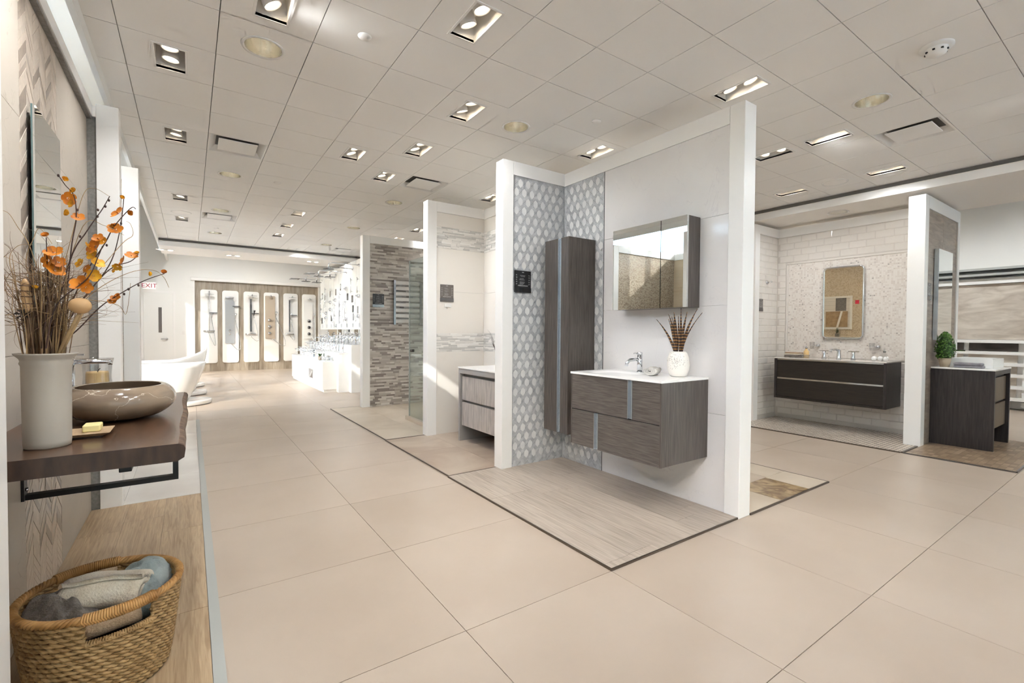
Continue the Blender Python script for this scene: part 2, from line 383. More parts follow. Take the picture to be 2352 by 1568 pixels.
# ================================================================== the room
HC = 3.09
AX, AY, OX, OY = .9006, .8918, .978, 1.7477
fl = MB().box(-2.7, 12.2, -4.2, 17.35, -.09, -.008).build('floor', 'grout'); tag(fl, 'beige large format tile floor of the showroom', 'floor', kind='structure')
g_ = .0016
ftm = MB().box(g_, AX-g_, g_, AY-g_, -.008, 0).mesh('floor_tile', 'floor_tile')
rest = MB()
for i in range(-5, 13):
    for j in range(-7, 18):
        x0, y0 = OX+AX*i, OY+AY*j
        cs = [(x0+a*AX, y0+b*AY, 0) for a in (0, .5, 1) for b in (0, .5, 1)]
        if x0+AX > 12.2 or x0+AX < -2.7: continue
        if any(in_view(c) for c in cs) and x0 >= .07 and y0+AY < 17.3 and x0+AX < 12.2: inst('floor_tile', ftm, (x0, y0, 0), fl)
        else: rest.box(max(x0, -2.7)+g_, min(x0+AX, 12.2)-g_, max(y0, -4.2)+g_, min(y0+AY, 17.35)-g_, -.008, 0)
o = rest.build('floor_tiles_beyond', 'floor_tile', fl); o['kind'] = 'stuff'

# ceiling ---------------------------------------------------------------
CT, CX, CY = .4907, 1.623, 2.1386
X0, X1, Y0, Y1 = -.49, 6.85, -2.2, 11.4
ce = MB().box(X0, X1, Y0, Y1, HC+.19, HC+.25).build('ceiling', 'ceiling_void'); tag(ce, 'white square ceiling tile grid of the showroom', 'ceiling', kind='structure')
SPOT = [(-4, 3), (-4, 6), (-3, 1), (-1, 0), (0, 2), (-1, 5), (0, 4), (0, 6), (3, -1), (3, 2), (3, 6), (6, -1), (6, 0), (9, -1), (9, 1), (-4, 11), (-1, 11), (-1, 13), (-1, 15),
        (3, 11), (-4, 14), (0, 18), (2, 18), (3, 13), (6, 4), (6, 8), (9, 5), (9, 9), (3, 16), (6, 13), (-4, 0), (-1, -4), (3, -5), (6, -5), (9, -5), (0, -7), (6, 16), (9, 14), (-3, -2), (-1, -2), (0, -4), (4, -6), (7, -4)]  # closing entries are unseen lamps near the camera, added for fill light
ROUND = [(-3, 2), (1, 2), (5, -2), (-3, 8), (1, 8), (-3, 12), (-3, 16), (1, 12), (1, 16), (5, 5), (5, 10), (1, -3), (8, 6), (5, 15)]
VENT = [(-3, 6), (1, 6), (7, -2), (-3, 13), (2, 17), (7, 8), (1, -5)]
SPEAK = [(9, 0), (-4, 13), (2, 7)]
CAPS = [(-2, 1), (2, 1), (-2, 8), (-3, 15), (6, 3)]
SMOKE = (4, -3)
SX, SY = .083, .163                            # half size of a twin spot opening
gc = .0022
def tile_rect(hx, hy):
    m = MB(); a = CT/2-gc
    m.box(-a, a, -a, -hy, 0, .016); m.box(-a, a, hy, a, 0, .016); m.box(-a, -hx, -hy, hy, 0, .016); m.box(hx, a, -hy, hy, 0, .016); return m
def tile_round(r, n=32):
    m = MB(); a = CT/2-gc
    for z, flip in ((0, 1), (.016, 0)):
        vs = []; fs = []
        for k in range(n):
            an = 2*PI*k/n; c, s = math.cos(an), math.sin(an); q = a/max(abs(c), abs(s))
            vs += [(r*c, r*s, z), (q*c, q*s, z)]
        for k in range(n):
            p, q = 2*k, 2*((k+1) % n); f = (p, p+1, q+1, q); fs.append(f[::-1] if flip else f)
        m.add(vs, fs)
    vs = []
    for k in range(n):
        an = 2*PI*k/n; vs += [(r*math.cos(an), r*math.sin(an), 0), (r*math.cos(an), r*math.sin(an), .016)]
    m.add(vs, [(2*k+1, 2*k, 2*((k+1) % n), 2*((k+1) % n)+1) for k in range(n)], True); return m
T0 = MB().box(-CT/2+gc, CT/2-gc, -CT/2+gc, CT/2-gc, 0, .016).mesh('ceiling_tile', 'ceiling_tile')
T1 = tile_rect(SX, SY).mesh('ceiling_tile_spot', 'ceiling_tile')
T2 = tile_round(.108).mesh('ceiling_tile_round', 'ceiling_tile')
T3 = tile_rect(.228, .228).mesh('ceiling_tile_vent', 'ceiling_tile')
over = MB(); rest = MB()
def tc(i, j): return (CX+CT*(i+.5), CY+CT*(j+.5), HC)
for i in range(-5, 11):
    for j in range(-9, 19):
        x, y, _ = tc(i, j); xa, xb = max(X0, x-CT/2+gc), min(X1, x+CT/2-gc); ya, yb = max(Y0, y-CT/2+gc), min(Y1, y+CT/2-gc)
        if xb-xa < .02 or yb-ya < .02: continue
        whole = xb-xa > CT-3*gc and yb-ya > CT-3*gc
        vis = any(in_view((a, b, HC), 20) for a in (xa, xb) for b in (ya, yb))
        me = T1 if (i, j) in SPOT else T2 if (i, j) in ROUND else T3 if (i, j) in VENT else T0
        if whole and (vis or me is not T0): inst('ceiling_tile', me, (x, y, HC), ce)
        elif whole: rest.box(xa, xb, ya, yb, HC, HC+.016)
        else:
            if vis: MB().box(xa, xb, ya, yb, HC, HC+.016).build('ceiling_tile', 'ceiling_tile', ce)
            else: rest.box(xa, xb, ya, yb, HC, HC+.016)
o = rest.build('ceiling_tiles_beyond', 'ceiling_tile', ce); o['kind'] = 'stuff'
# soffit ring round the coffer: left beam, far and right soffits, near soffit
ZS = 2.945
def soffit(name, label, x0, x1, y0, y1, z0=ZS, z1=3.36, mat='white_wall'):
    o = MB().box(x0, x1, y0, y1, z0, z1).build(name, mat); tag(o, label, 'soffit', kind='structure'); return o
soffit('trim_1', 'white beam along the left edge of the tile ceiling', -.52, -.49, Y0, 12.6, 3.0)
f2 = soffit('trim_2', 'white dropped soffit before the far wall', -.49, 12.1, 11.4, 12.6, mat='soffit')
f3 = soffit('trim_3', 'white dropped soffit over the right hand displays', 6.85, 8.4, Y0, 11.4, mat='soffit')
soffit('trim_4', 'white dropped soffit over the entrance', -.49, 8.4, -4.1, Y0, mat='soffit')
MB().box(6.838, 6.85, Y0, 11.39, ZS, 3.03).build('fascia_board', 'white_paint', f3); MB().box(6.842, 6.85, Y0, 11.39, 3.045, HC-.004).build('shadow_gap', 'gap_dark', f3)
MB().box(-.49, 6.838, 11.388, 11.4, ZS, 3.03).build('fascia_board', 'white_paint', f2); MB().box(-.49, 6.84, 11.392, 11.4, 3.045, HC-.004).build('shadow_gap', 'gap_dark', f2)
hc = MB().box(8.4, 12.2, -4.2, 11.4, 3.7, 3.76).box(-.56, 12.2, 12.6, 17.35, 3.9, 3.96).build('ceiling_raised', 'white_wall')
tag(hc, 'plain white raised ceiling beyond the soffits', 'ceiling', kind='structure')
MB().box(-2.7, -.56, -4.2, 17.35, 4.86, 4.92).build('window_pocket', 'pocket_grey', hc)
MB().box(-.56, -.50, -4.1, 17.2, 3.34, 4.88).build('bulkhead', 'white_wall', hc)
MB().box(8.4, 8.46, -4.1, 11.4, 3.3, 3.74).build('bulkhead', 'white_wall', hc)
MB().box(-.49, 12.1, 12.54, 12.6, 3.3, 3.94).build('bulkhead', 'white_wall', hc)

# outer walls ------------------------------------------------------------
wb = MB().box(-2.7, .13, 17.2, 17.35, 0, 4.86).box(3.69, 12.2, 17.2, 17.35, 0, 3.9).box(.13, 3.69, 17.2, 17.35, 2.80, 3.9).box(.13, 3.69, 17.28, 17.35, 0, 2.80).build('wall_far', 'white_wall')
tag(wb, 'white far wall with a wood lined display niche', 'wall', kind='structure')
for k in range(9):
    xa = .13+k*.3956; MB().box(xa+.001, xa+.3946, 17.262, 17.28, .0, 2.80).build('wood_panel', 'far_wood_z', wb)
def frame_mould(x0, x1, z1, y, parent):
    MB().box(x0-.10, x1+.10, y-.05, y, z1, z1+.10).build('crown_moulding', 'white_paint', parent, bevel=.012)
frame_mould(.13, 3.69, 2.80, 17.2, wb)
MB().box(.09, .13, 17.185, 17.2, 0, 2.8).build('side_moulding', 'white_paint', wb); MB().box(3.69, 3.73, 17.185, 17.2, 0, 2.8).build('side_moulding', 'white_paint', wb)
wr = MB().box(12.05, 12.2, -4.2, 17.35, 0, 3.76).build('wall_right', 'white_wall'); tag(wr, 'white wall behind the slanted slab rack on the right', 'wall', kind='structure')
# left glazing and front glazing
def glazing(name, label, cat, axis, c, a0, a1, z1, step, head):
    t = thing(name, label, cat, (c, a0, 0) if axis == 'x' else (a0, c, 0), kind='structure')
    def bx(u0, u1, z0, z1_, d0, d1): return MB().box(c+d0, c+d1, u0, u1, z0, z1_) if axis == 'x' else MB().box(u0, u1, c+d0, c+d1, z0, z1_)
    bx(a0, a1, 0, .1, -.05, .05).build('window_sill', 'white_paint', t); bx(a0, a1, z1-head, z1, -.05, .05).build('window_head', 'white_paint', t)
    n = int(round((a1-a0)/step)); st = (a1-a0)/n
    for k in range(n+1): bx(a0+k*st-.04, a0+k*st+.04, .1, z1-head, -.05, .05).build('mullion', 'white_paint', t)
    for k in range(n): bx(a0+k*st+.04, a0+(k+1)*st-.04, .1, z1-head, -.004, .004).build('pane', 'glass_window', t)
    return t
glazing('window_1', 'tall shopfront glazing along the left side', 'window', 'x', -2.6, -4.1, 8.3, 4.86, 1.77, .06)
wl0 = MB().box(-2.54, -2.42, -4.1, 1.2, 0, 2.95).box(-2.54, -2.42, 1.2, 4.3, 0, 4.5).box(-2.68, -2.52, 8.34, 8.5, 0, 4.86).box(-2.68, -2.52, 16.9, 17.2, 0, 4.86).box(-2.68, -2.52, 8.5, 16.9, 4.02, 4.86).build('wall_left_sun_block', 'white_wall'); tag(wl0, 'white left wall pieces at the windows, added to block sun and daylight', 'wall', kind='structure')  # unseen solid pieces added to cut sun and daylight from the left glazing
glazing('window_3', 'far left window beside the bathtubs', 'window', 'x', -2.6, 8.54, 16.86, 4.02, 1.04, .06)
for k in range(8): MB().box(-2.66, -2.56, 8.54+k*1.04+.05, 8.54+k*1.04+(.72 if k < 3 else .36 if k < 6 else .99), .1, 3.95).build('light_block_panel', 'white_wall', bpy.data.objects['window_3'])  # added solid panels narrow the window bays to limit sun and skylight
glazing('window_2', 'unseen glazing behind the camera, added for front daylight', 'window', 'y', -4.15, -2.55, 12, 3.7, 1.9, .1)  # added out of view to bring soft daylight from the front
ob = thing('sun_block_building', 'unseen beige building block added outside to shade the sun', 'building', (-10, -17, -.1)); MB().box(-45, 20, -22, -14, -.1, 14.3).build('wall', 'beige_wall_tile', ob)  # added block, sized to keep direct sun off the near part of the room
gr = MB().box(-60, -2.75, -60, 70, -.2, -.1).box(-2.75, 60, -60, -4.35, -.2, -.1).build('pavement', 'asphalt'); tag(gr, 'grey pavement outside the windows', 'pavement', kind='structure')
up = thing('utility_pole', 'grey utility pole with wires outside the left windows', 'pole', (-9, 16.5, -.1))
MB().cyl((-9, 16.5, -.1), (-9, 16.5, 8.6), .13, 10, .1).build('pole', 'pole_wood', up)
for k, (z, dx) in enumerate(((7.4, 0), (7.9, -.3), (8.3, .3))):
    MB().tube([(-9+dx, -11+i*5, z-.35*math.sin(PI*((i*5) % 46)/46)) for i in range(16)], .02, 5).build('wire', 'wire_black', up)
MB().box(-9.7, -8.3, 16.44, 16.56, 8.2, 8.32).build('cross_arm', 'pole_wood', up)

# door, exit sign, baseboard on the far wall -----------------------------
dr = thing('door_1', 'white far door with a narrow vision panel', 'door', (-.75, 17.2, 0), kind='structure')
MB().box(-1.16, -.345, 17.17, 17.2, 0, 2.44).build('door_frame', 'white_paint', dr)
MB().box(-1.10, -.405, 17.155, 17.18, .01, 2.38).build('door_leaf', 'white_wall', dr, bevel=.004)
MB().box(-.755, -.675, 17.148, 17.157, 1.21, 1.95).build('vision_panel', 'sign_grey', dr)
MB().cyl((-.56, 17.155, 1.02), (-.56, 17.10, 1.02), .028, 12).cyl((-.56, 17.105, 1.02), (-.70, 17.105, 1.02), .012, 8).build('lever_handle', 'chrome', dr)
ex = thing('exit_sign', 'white exit sign with red letters above the far door', 'exit sign', (-.96, 17.15, 2.48))
MB().box(-1.11, -.81, 17.10, 17.199, 2.475, 2.66).build('housing', 'exit_face', ex, bevel=.006)
text('lettering', 'EXIT', 'exit_red', (-.96, 17.098, 2.563), .175, '-y', ex, ext=.002)
sw = tag(MB().rrect((-.16, 17.192, 1.2), .07, .11, .01, 'y', .008).build('light_switch', 'plug_white'), 'white light switch plate beside the far door', 'switch')

# ================================================================== display partitions
ZT, ZP = 2.90, 2.775      # top of partition, underside of top cap
def part(parent, name, mat, *b, bevel=0): return MB().box(*b).build(name, mat, parent, bevel=bevel)
# --- main L-shaped partition
P1 = thing('display_partition', 'tall white framed corner partition with hexagon mosaic and white slabs behind the floating vanity', 'partition', (3.2, 2.7, 0))
part(P1, 'wall_core', 'white_wall', 3.16, 3.27, 1.85, 3.72, 0, ZP); part(P1, 'wall_core', 'white_wall', 2.51, 3.16, 3.635, 3.72, 0, ZP)
part(P1, 'end_post', 'white_paint', 3.14, 3.285, 1.74, 1.852, 0, ZT, bevel=.004)
part(P1, 'end_post', 'white_paint', 2.39, 2.51, 3.61, 3.735, 0, ZT, bevel=.004)
part(P1, 'top_cap', 'white_paint', 3.14, 3.285, 1.852, 3.735, ZP, ZT); part(P1, 'top_cap', 'white_paint', 2.51, 3.14, 3.61, 3.735, ZP, ZT)
part(P1, 'back_panel', 'white_wall', 3.27, 3.28, 1.852, 3.735, 0, ZP)
sz = [0, .71, 1.5, 2.15, ZP]
for a, b in zip(sz, sz[1:]): part(P1, 'slab', 'slab_white', 3.148, 3.16, 1.853, 3.058, a+.001, b-.001)
part(P1, 'metal_strip', 'dark_chrome', 3.145, 3.16, 3.0585, 3.0625, 0, ZP)
def hex_wall(parent, u0, u1, z0, z1, plane, c, d):
    # plane 'y': face at y=c looking -y, u = x ; plane 'x': face at x=c looking -x, u = y ; pieces proud by d
    PH, PV, HW, HH, HE = .0905, .0865, .0265, .043, .036
    def pt(u, z, k): return (u, c-k, z) if plane == 'y' else (c-k, u, z)
    ext = (0, d, 0) if plane == 'y' else (d, 0, 0)
    bk = MB()
    if plane == 'y': bk.box(u0, u1, c, c+.012, z0, z1)
    else: bk.box(c, c+.012, u0, u1, z0, z1)
    bk.build('mosaic_backing', 'hex_grout', parent)
    hx = [(HW, -HE/2), (HW, HE/2), (0, HH), (-HW, HE/2), (-HW, -HE/2), (0, -HH)]
    hm = MB().prism([(a, 0, b) if plane == 'y' else (0, a, b) for a, b in hx], (0, .003, 0) if plane == 'y' else (.003, 0, 0)).mesh('hex_tile', 'hex_white')
    st = MB(); rows = int((z1-z0)/PV)+2; cols = int((u1-u0)/PH)+2
    def clip(poly):
        for ax, lim, sgn in ((0, u0, 1), (0, u1, -1), (1, z0, 1), (1, z1, -1)):
            out = []
            for i in range(len(poly)):
                p, q = poly[i-1], poly[i]; ip, iq = sgn*(p[ax]-lim) >= 0, sgn*(q[ax]-lim) >= 0
                if ip != iq:
                    t = (lim-p[ax])/(q[ax]-p[ax]); out.append((p[0]+t*(q[0]-p[0]), p[1]+t*(q[1]-p[1])))
                if iq: out.append(q)
            poly = out
            if len(poly) < 3: return None
        return poly
    rnd = random.Random(3)
    for r in range(-1, rows):
        for k in range(-1, cols):
            cu = u0+.04+k*PH+(PH/2 if r % 2 else 0); cz = z0+.03+r*PV
            if cu-HW > u0 and cu+HW < u1 and cz-HH > z0 and cz+HH < z1:
                inst('hex_tile', hm, pt(cu, cz, .003), parent)
            else:
                p = clip([(cu+a, cz+b) for a, b in hx])
                if p: st.prism([pt(a, b, .003) for a, b in p], tuple(e/d*.003 for e in ext))
            # strips on both lower diagonals, parallel to the hexagon's edge
            for sg in (1, -1):
                ax_, az_ = sg*(HW+.0015), -HE/2; bx_, bz_ = sg*0, -HH-.0015
                dx_, dz_ = sg*PH/2, -PV
                # from this hexagon's lower edge to the neighbour's upper edge
                nx0, nz0 = dx_, dz_+HH+.0015; nx1, nz1 = dx_-sg*(HW+.0015), dz_+HE/2
                for q in range(3):
                    t0, t1 = (q+.09)/3, (q+.91)/3
                    A = (ax_+(nx0-ax_)*t0, az_+(nz0-az_)*t0); B = (bx_+(nx1-bx_)*t0, bz_+(nz1-bz_)*t0)
                    A2 = (ax_+(nx0-ax_)*t1, az_+(nz0-az_)*t1); B2 = (bx_+(nx1-bx_)*t1, bz_+(nz1-bz_)*t1)
                    e0 = 1.1 if sg > 0 else .28; e1 = 1.1 if sg > 0 else .28
                    ex_ = lambda P, Q, e: (P[0]+(P[0]-Q[0])*e, P[1]+(P[1]-Q[1])*e)
                    quad = [ex_(A, B, e0), ex_(B, A, e1), ex_(B2, A2, e1), ex_(A2, B2, e0)]
                    p = clip([(cu+a, cz+b) for a, b in quad])
                    if p: st.prism([pt(a, b, .0022 if sg > 0 else .0018) for a, b in p], tuple(e/d*.0018 for e in ext))
    o = st.build('marble_strips', 'hex_strip', parent); o['kind'] = 'stuff'
hex_wall(P1, 2.512, 3.147, .0, ZP, 'y', 3.624, .004)
hex_wall(P1, 3.064, 3.62, .0, ZP, 'x', 3.152, .004)

# --- second booth partition
P2 = thing('display_partition', 'white framed partition with two pale strip mosaic bands beside the grey vanity', 'partition', (2.8, 5.3, 0))
XB2 = 3.205
part(P2, 'wall_core', 'white_wall', 2.50, XB2+.1, 5.30, 5.385, 0, ZP); part(P2, 'wall_core', 'white_wall', XB2+.015, XB2+.1, 3.74, 5.30, 0, ZP)
part(P2, 'end_post', 'white_paint', 2.39, 2.515, 5.27, 5.40, 0, ZT, bevel=.004)
part(P2, 'top_cap', 'white_paint', 2.515, XB2-.01, 5.27, 5.40, ZP, ZT); part(P2, 'top_cap', 'white_paint', XB2-.01, XB2+.11, 3.74, 5.40, ZP, ZT)
zz = [0, 1.045, 1.275, 1.80, 2.34, 2.60, ZP]
def strip_band(parent, u0, u1, z0, z1, plane, c, rows, pal, lens, mat, seed=1, gapz=.0012, name='strip_tiles'):
    m = MB(); rr = random.Random(seed); hgt = (z1-z0)/rows
    for r in range(rows):
        u = u0-rr.random()*lens[1]
        while u < u1:
            l = rr.uniform(*lens); a, b = max(u, u0), min(u+l-.0012, u1)
            if b-a > .004:
                d = rr.choice((.0, .0015, .003)); t = rr.choice(pal)
                z_, zt_ = z0+r*hgt+gapz/2, z0+(r+1)*hgt-gapz/2
                if plane == 'y': m.box(a, b, c-.004-d, c, z_, zt_, tone=t)
                else: m.box(c-.004-d, c, a, b, z_, zt_, tone=t)
            u += l
    o = m.build(name, mat, parent); o['kind'] = 'stuff'; return o
pale = [(234, 230, 224), (226, 222, 216), (218, 214, 208), (206, 203, 198), (238, 235, 230), (196, 193, 188)]
for k, (a, b) in enumerate(zip(zz, zz[1:])):
    if k in (1, 4):
        part(P2, 'mosaic_backing', 'mastic', 2.516, XB2, 5.289, 5.30, a, b); part(P2, 'mosaic_backing', 'mastic', XB2+.004, XB2+.015, 3.74, 5.288, a, b)
        strip_band(P2, 2.516, XB2, a, b, 'y', 5.289, 14, pale, (.05, .2), 'strip_pale', k); strip_band(P2, 3.74, 5.286, a, b, 'x', XB2+.004, 14, pale, (.05, .2), 'strip_pale', k+9)
    else:
        part(P2, 'wall_tile', 'cream_wall_tile', 2.516, XB2, 5.286, 5.30, a+.001, b-.001); part(P2, 'wall_tile', 'cream_wall_tile', XB2, XB2+.015, 3.74, 5.285, a+.001, b-.001)

XR2 = XB2+.1
part(P2, 'back_mosaic', 'mosaic_back', XR2, XR2+.006, 3.74, 5.39, 0, ZP)
fr_ = thing('sample_frame', 'framed subway tile sample with mosaic insert on the back of the second partition', 'tile sample', (XR2+.02, 4.4, 1.4)); FX = XR2+.006
MB().box(FX, FX+.03, 4.05, 4.75, 2.08, 2.12).box(FX, FX+.03, 4.05, 4.75, 1.40, 1.44).box(FX, FX+.03, 4.05, 4.09, 1.44, 2.08).box(FX, FX+.03, 4.71, 4.75, 1.44, 2.08).build('frame', 'white_paint', fr_)
MB().box(FX, FX+.012, 4.09, 4.71, 1.44, 2.08).build('tile_field', 'cream_wall_tile', fr_); MB().box(FX+.012, FX+.016, 4.16, 4.36, 1.80, 2.08).build('mosaic_insert', 'grey_rib', fr_); MB().box(FX+.012, FX+.02, 4.13, 4.55, 1.45, 1.79).build('gold_picture', 'soap_dish', fr_); MB().prism([(FX+.02, 4.30, 1.45), (FX+.02, 4.34, 1.45), (FX+.02, 4.26, 1.79), (FX+.02, 4.22, 1.79)], (.002, 0, 0)).build('picture_stripe', 'white_paint', fr_)
for k in range(7): MB().box(FX+.012, FX+.0125, 4.09, 4.71, 1.5+k*.085, 1.503+k*.085).build('joint', 'mastic', fr_)
tag(MB().box(FX, FX+.003, 3.93, 4.0, 1.94, 2.02).build('pink_sticker', 'screen_pink'), 'pink square sticker beside the framed tile sample', 'sticker')
lg = tag(MB().box(FX, FX+.14, 3.85, 4.78, 1.20, 1.235).build('wall_ledge', 'white_paint', bevel=.003), 'white ledge below the framed tile sample', 'ledge')
lp_ = thing('succulent_pot', 'small dark green succulent in a square grey pot on the ledge', 'plant', (FX+.07, 4.3, 1.235)); MB().box(FX+.04, FX+.10, 4.27, 4.33, 1.235, 1.31).build('pot', 'grey_speckle', lp_)
m = MB()
for k in range(26): 
    an = k*2.4; zz_ = 1.31+.0045*k; r_ = .05*(1-k/40); c = Vector((FX+.07, 4.3, zz_)); d = Vector((math.cos(an), math.sin(an), .5)); u = Vector((-math.sin(an), math.cos(an), 0)); m.add([c, c+d*r_*.6+u*.014, c+d*r_, c+d*r_*.6-u*.014], [(0, 1, 2, 3)])
m.build('leaves', 'plant_dark', lp_)

# --- third booth partition
P3 = thing('display_partition', 'white framed partition covered in grey brown linear strip mosaic', 'partition', (3.2, 7.85, 0))
part(P3, 'wall_core', 'white_wall', 2.50, 4.35, 7.85, 7.95, 0, ZP); part(P3, 'wall_core', 'white_wall', 4.25, 4.35, 5.40, 7.85, 0, ZP)
part(P3, 'end_post', 'white_paint', 2.375, 2.50, 7.815, 7.955, 0, ZT, bevel=.004); part(P3, 'top_cap', 'white_paint', 2.50, 4.35, 7.815, 7.955, ZP, ZT)
part(P3, 'top_cap', 'white_paint', 4.23, 4.36, 5.40, 7.815, ZP, ZT); part(P3, 'mosaic_backing', 'mastic', 2.50, 4.25, 7.838, 7.85, 0, ZP)
brown = [(212, 205, 197), (204, 196, 188), (188, 179, 170), (168, 158, 149), (148, 138, 130), (216, 210, 202), (196, 187, 178), (134, 124, 117), (206, 199, 191), (178, 169, 160)]
strip_band(P3, 2.502, 4.25, .0, ZP, 'y', 7.838, 98, brown, (.06, .22), 'strip_mosaic', 5)

# --- right booth partition with subway tiles
P4 = thing('display_partition', 'white framed corner partition with bevelled subway tiles and white mosaic panel', 'partition', (7.55, 2.8, 0))
XB = 7.53
part(P4, 'wall_core', 'subway_grout', XB, XB+.1, 1.86, 3.72, 0, ZP); part(P4, 'wall_core', 'subway_grout', 6.95, XB, 3.62, 3.72, 0, ZP)
part(P4, 'end_post', 'white_paint', 6.83, 6.95, 3.595, 3.735, 0, ZT); part(P4, 'top_cap', 'white_paint', 6.95, XB+.12, 3.595, 3.735, ZP, ZT)
part(P4, 'top_cap', 'white_paint', XB-.015, XB+.12, 1.855, 3.595, ZP, ZT); part(P4, 'back_panel', 'white_wall', XB+.1, XB+.11, 1.86, 3.72, 0, ZP)
SWL, SWH = .203, .0965
def subway(L, H, plane):
    m = MB(); a, b = L/2-.0015, H/2-.0015; q = .009
    lo = [(-a, -b), (a, -b), (a, b), (-a, b)]; hi = [(-a+q, -b+q), (a-q, -b+q), (a-q, b-q), (-a+q, b-q)]
    P = [(u, 0, z) for u, z in lo]+[(u, -.005, z) for u, z in hi]
    if plane == 'x': P = [(p[1], -p[0], p[2]) for p in P]
    m.add(P, [(4, 5, 6, 7), (0, 1, 5, 4), (1, 2, 6, 5), (2, 3, 7, 6), (3, 0, 4, 7)]); return m
SWC = {}
def put_subway(u0, u1, zc, plane, c):
    L = round(u1-u0, 3)
    if L < .02: return
    if (L, plane) not in SWC: SWC[(L, plane)] = subway(L, SWH, plane).mesh('subway_tile', 'subway')
    u = (u0+u1)/2; inst('subway_tile', SWC[(L, plane)], (u, c, zc) if plane == 'y' else (c, u, zc), P4)
PY0, PY1, PZ0, PZ1 = 1.86, 3.45, .96, 2.345         # white mosaic panel on the back wall
for r in range(29):
    zc = (r+.5)*SWH-.03
    if zc < SWH/2 or zc > ZP-SWH/2+.03: continue
    off = (r % 2)*SWL/2
    for k in range(-1, 11):
        a, b = max(1.86+k*SWL+off, 1.86), min(1.86+(k+1)*SWL+off, 3.615)
        if b-a < .03: continue
        if PZ0-.05 < zc < PZ1+.05:
            a = max(a, PY1+.035)
            if b-a < .03: continue
        put_subway(a, b, zc, 'x', XB)
    for k in range(-1, 4):
        a, b = max(6.955+k*SWL+off, 6.955), min(6.955+(k+1)*SWL+off, XB-.003)
        if b-a > .03: put_subway(a, b, zc, 'y', 3.62)
part(P4, 'mosaic_panel', 'mosaic_white', XB-.006, XB, PY0, PY1, PZ0, PZ1)
MB().box(XB-.018, XB, PY0, PY1+.03, PZ1, PZ1+.03).build('pencil_trim', 'subway', P4, bevel=.008); MB().box(XB-.018, XB, PY1, PY1+.03, PZ0, PZ1).build('pencil_trim', 'subway', P4, bevel=.008)

# --- right cross partition with brown tile
P5 = thing('display_partition', 'white framed cross partition with brown striated tile beside the dark vanity', 'partition', (7.6, 1.77, 0))
part(P5, 'wall_core', 'white_wall', 7.0, 8.22, 1.72, 1.84, 0, ZP); part(P5, 'end_post', 'white_paint', 6.89, 7.02, 1.695, 1.853, 0, ZT, bevel=.004)
part(P5, 'top_cap', 'white_paint', 7.02, 8.23, 1.695, 1.853, ZP-.02, ZT); part(P5, 'end_post', 'white_paint', 8.225, 8.32, 1.695, 1.853, 0, ZT)
for zc in range(5):
    for k in range(2):
        a = 7.02+k*.6025; part(P5, 'wall_tile', 'tile_brown_x', a+.001, a+.6015, 1.706, 1.72, zc*.551+.001, (zc+1)*.551-.001)

# --- left partitions
PL = thing('display_partition', 'long left partition with pale stone tiles and a chevron mosaic strip', 'partition', (-.65, 3.1, 0))
XL = -.585
part(PL, 'wall_core', 'white_wall', -.70, XL-.012, 1.70, 4.5, 0, 2.8)
part(PL, 'top_cap', 'white_paint', -.72, -.552, 1.9, 4.44, 2.79, 2.865); part(PL, 'cap_gap', 'grey_speckle', -.60, -.558, 1.9, 4.40, 2.775, 2.79)
part(PL, 'end_post', 'white_paint', -.70, -.43, 1.78, 1.902, 0, ZT, bevel=.004)
part(PL, 'end_post', 'white_paint', -.535, -.41, 4.385, 4.50, 0, 2.885, bevel=.004)
part(PL, 'return_panel', 'grey_speckle', -.60, -.535, 4.40, 4.50, 0, 2.79); part(PL, 'top_cap', 'white_paint', -.72, -.535, 4.385, 4.5, 2.79, 2.865)
HY0, HY1 = 2.815, 3.49
for ya, yb in ((1.902, HY0), (HY1, 4.40)):
    for a, b in ((0, 1.19), (1.19, 2.19), (2.19, 2.79)):
        part(PL, 'wall_tile', 'wall_stone', XL-.012, XL, ya+.001, yb-.001, a+.001, b-.001)
part(PL, 'mosaic_backing', 'mastic', XL-.012, XL-.005, HY0, HY1, 0, 2.79)
cw = (HY1-HY0)/6; cp = .055; slope = .10
def chev(y0, sgn, z, zlo, zhi, h):
    za, zb = (z, z+sgn*slope)
    P = [(y0+.001, za), (y0+cw-.001, zb), (y0+cw-.001, zb+h), (y0+.001, za+h)]
    out = P
    for lim, sg in ((zlo, 1), (zhi, -1)):
        q = []
        for i in range(len(out)):
            p, r_ = out[i-1], out[i]; ip, iq = sg*(p[1]-lim) >= 0, sg*(r_[1]-lim) >= 0
            if ip != iq:
                t = (lim-p[1])/(r_[1]-p[1]); q.append((p[0]+t*(r_[0]-p[0]), lim))
            if iq: q.append(r_)
        out = q
        if len(out) < 3: return None
    return out
rs = MB(); rr = random.Random(5)
CHM = {}
for k in range(6):
    sg = 1 if k % 2 == 0 else -1; z = -slope-.05
    while z < 2.95:
        h = rr.choice((.032, .042, .056)); y0 = HY0+k*cw; full = z > .17 and z+h+slope < 2.78 and z-slope > 0
        zb = z if sg > 0 else z+slope
        if full and in_view((XL, y0, z)) and (z < .72 or z > 2.12 or (k < 1 and z > 1.2) or (k > 4 and z > 1.2)):
            key = (sg, h, 'chevron' if rr.random() < .68 else 'chevron_dark')
            if key not in CHM: CHM[key] = MB().prism([(0, a, b) for a, b in ((.001, 0), (cw-.001, sg*slope), (cw-.001, sg*slope+h-.002), (.001, h-.002))], (-.008, 0, 0)).mesh('chevron_tile', key[2])
            inst('chevron_tile', CHM[key], (XL+rr.choice((-.001, .0, .0008)), y0, zb), PL)
        else:
            p = chev(y0, sg, zb, 0.002, 2.788, h-.002)
            if p: rs.prism([(XL, a, b) for a, b in p], (-.008, 0, 0))
        z += h
o = rs.build('chevron_tiles_rest', 'chevron', PL); o['kind'] = 'stuff'

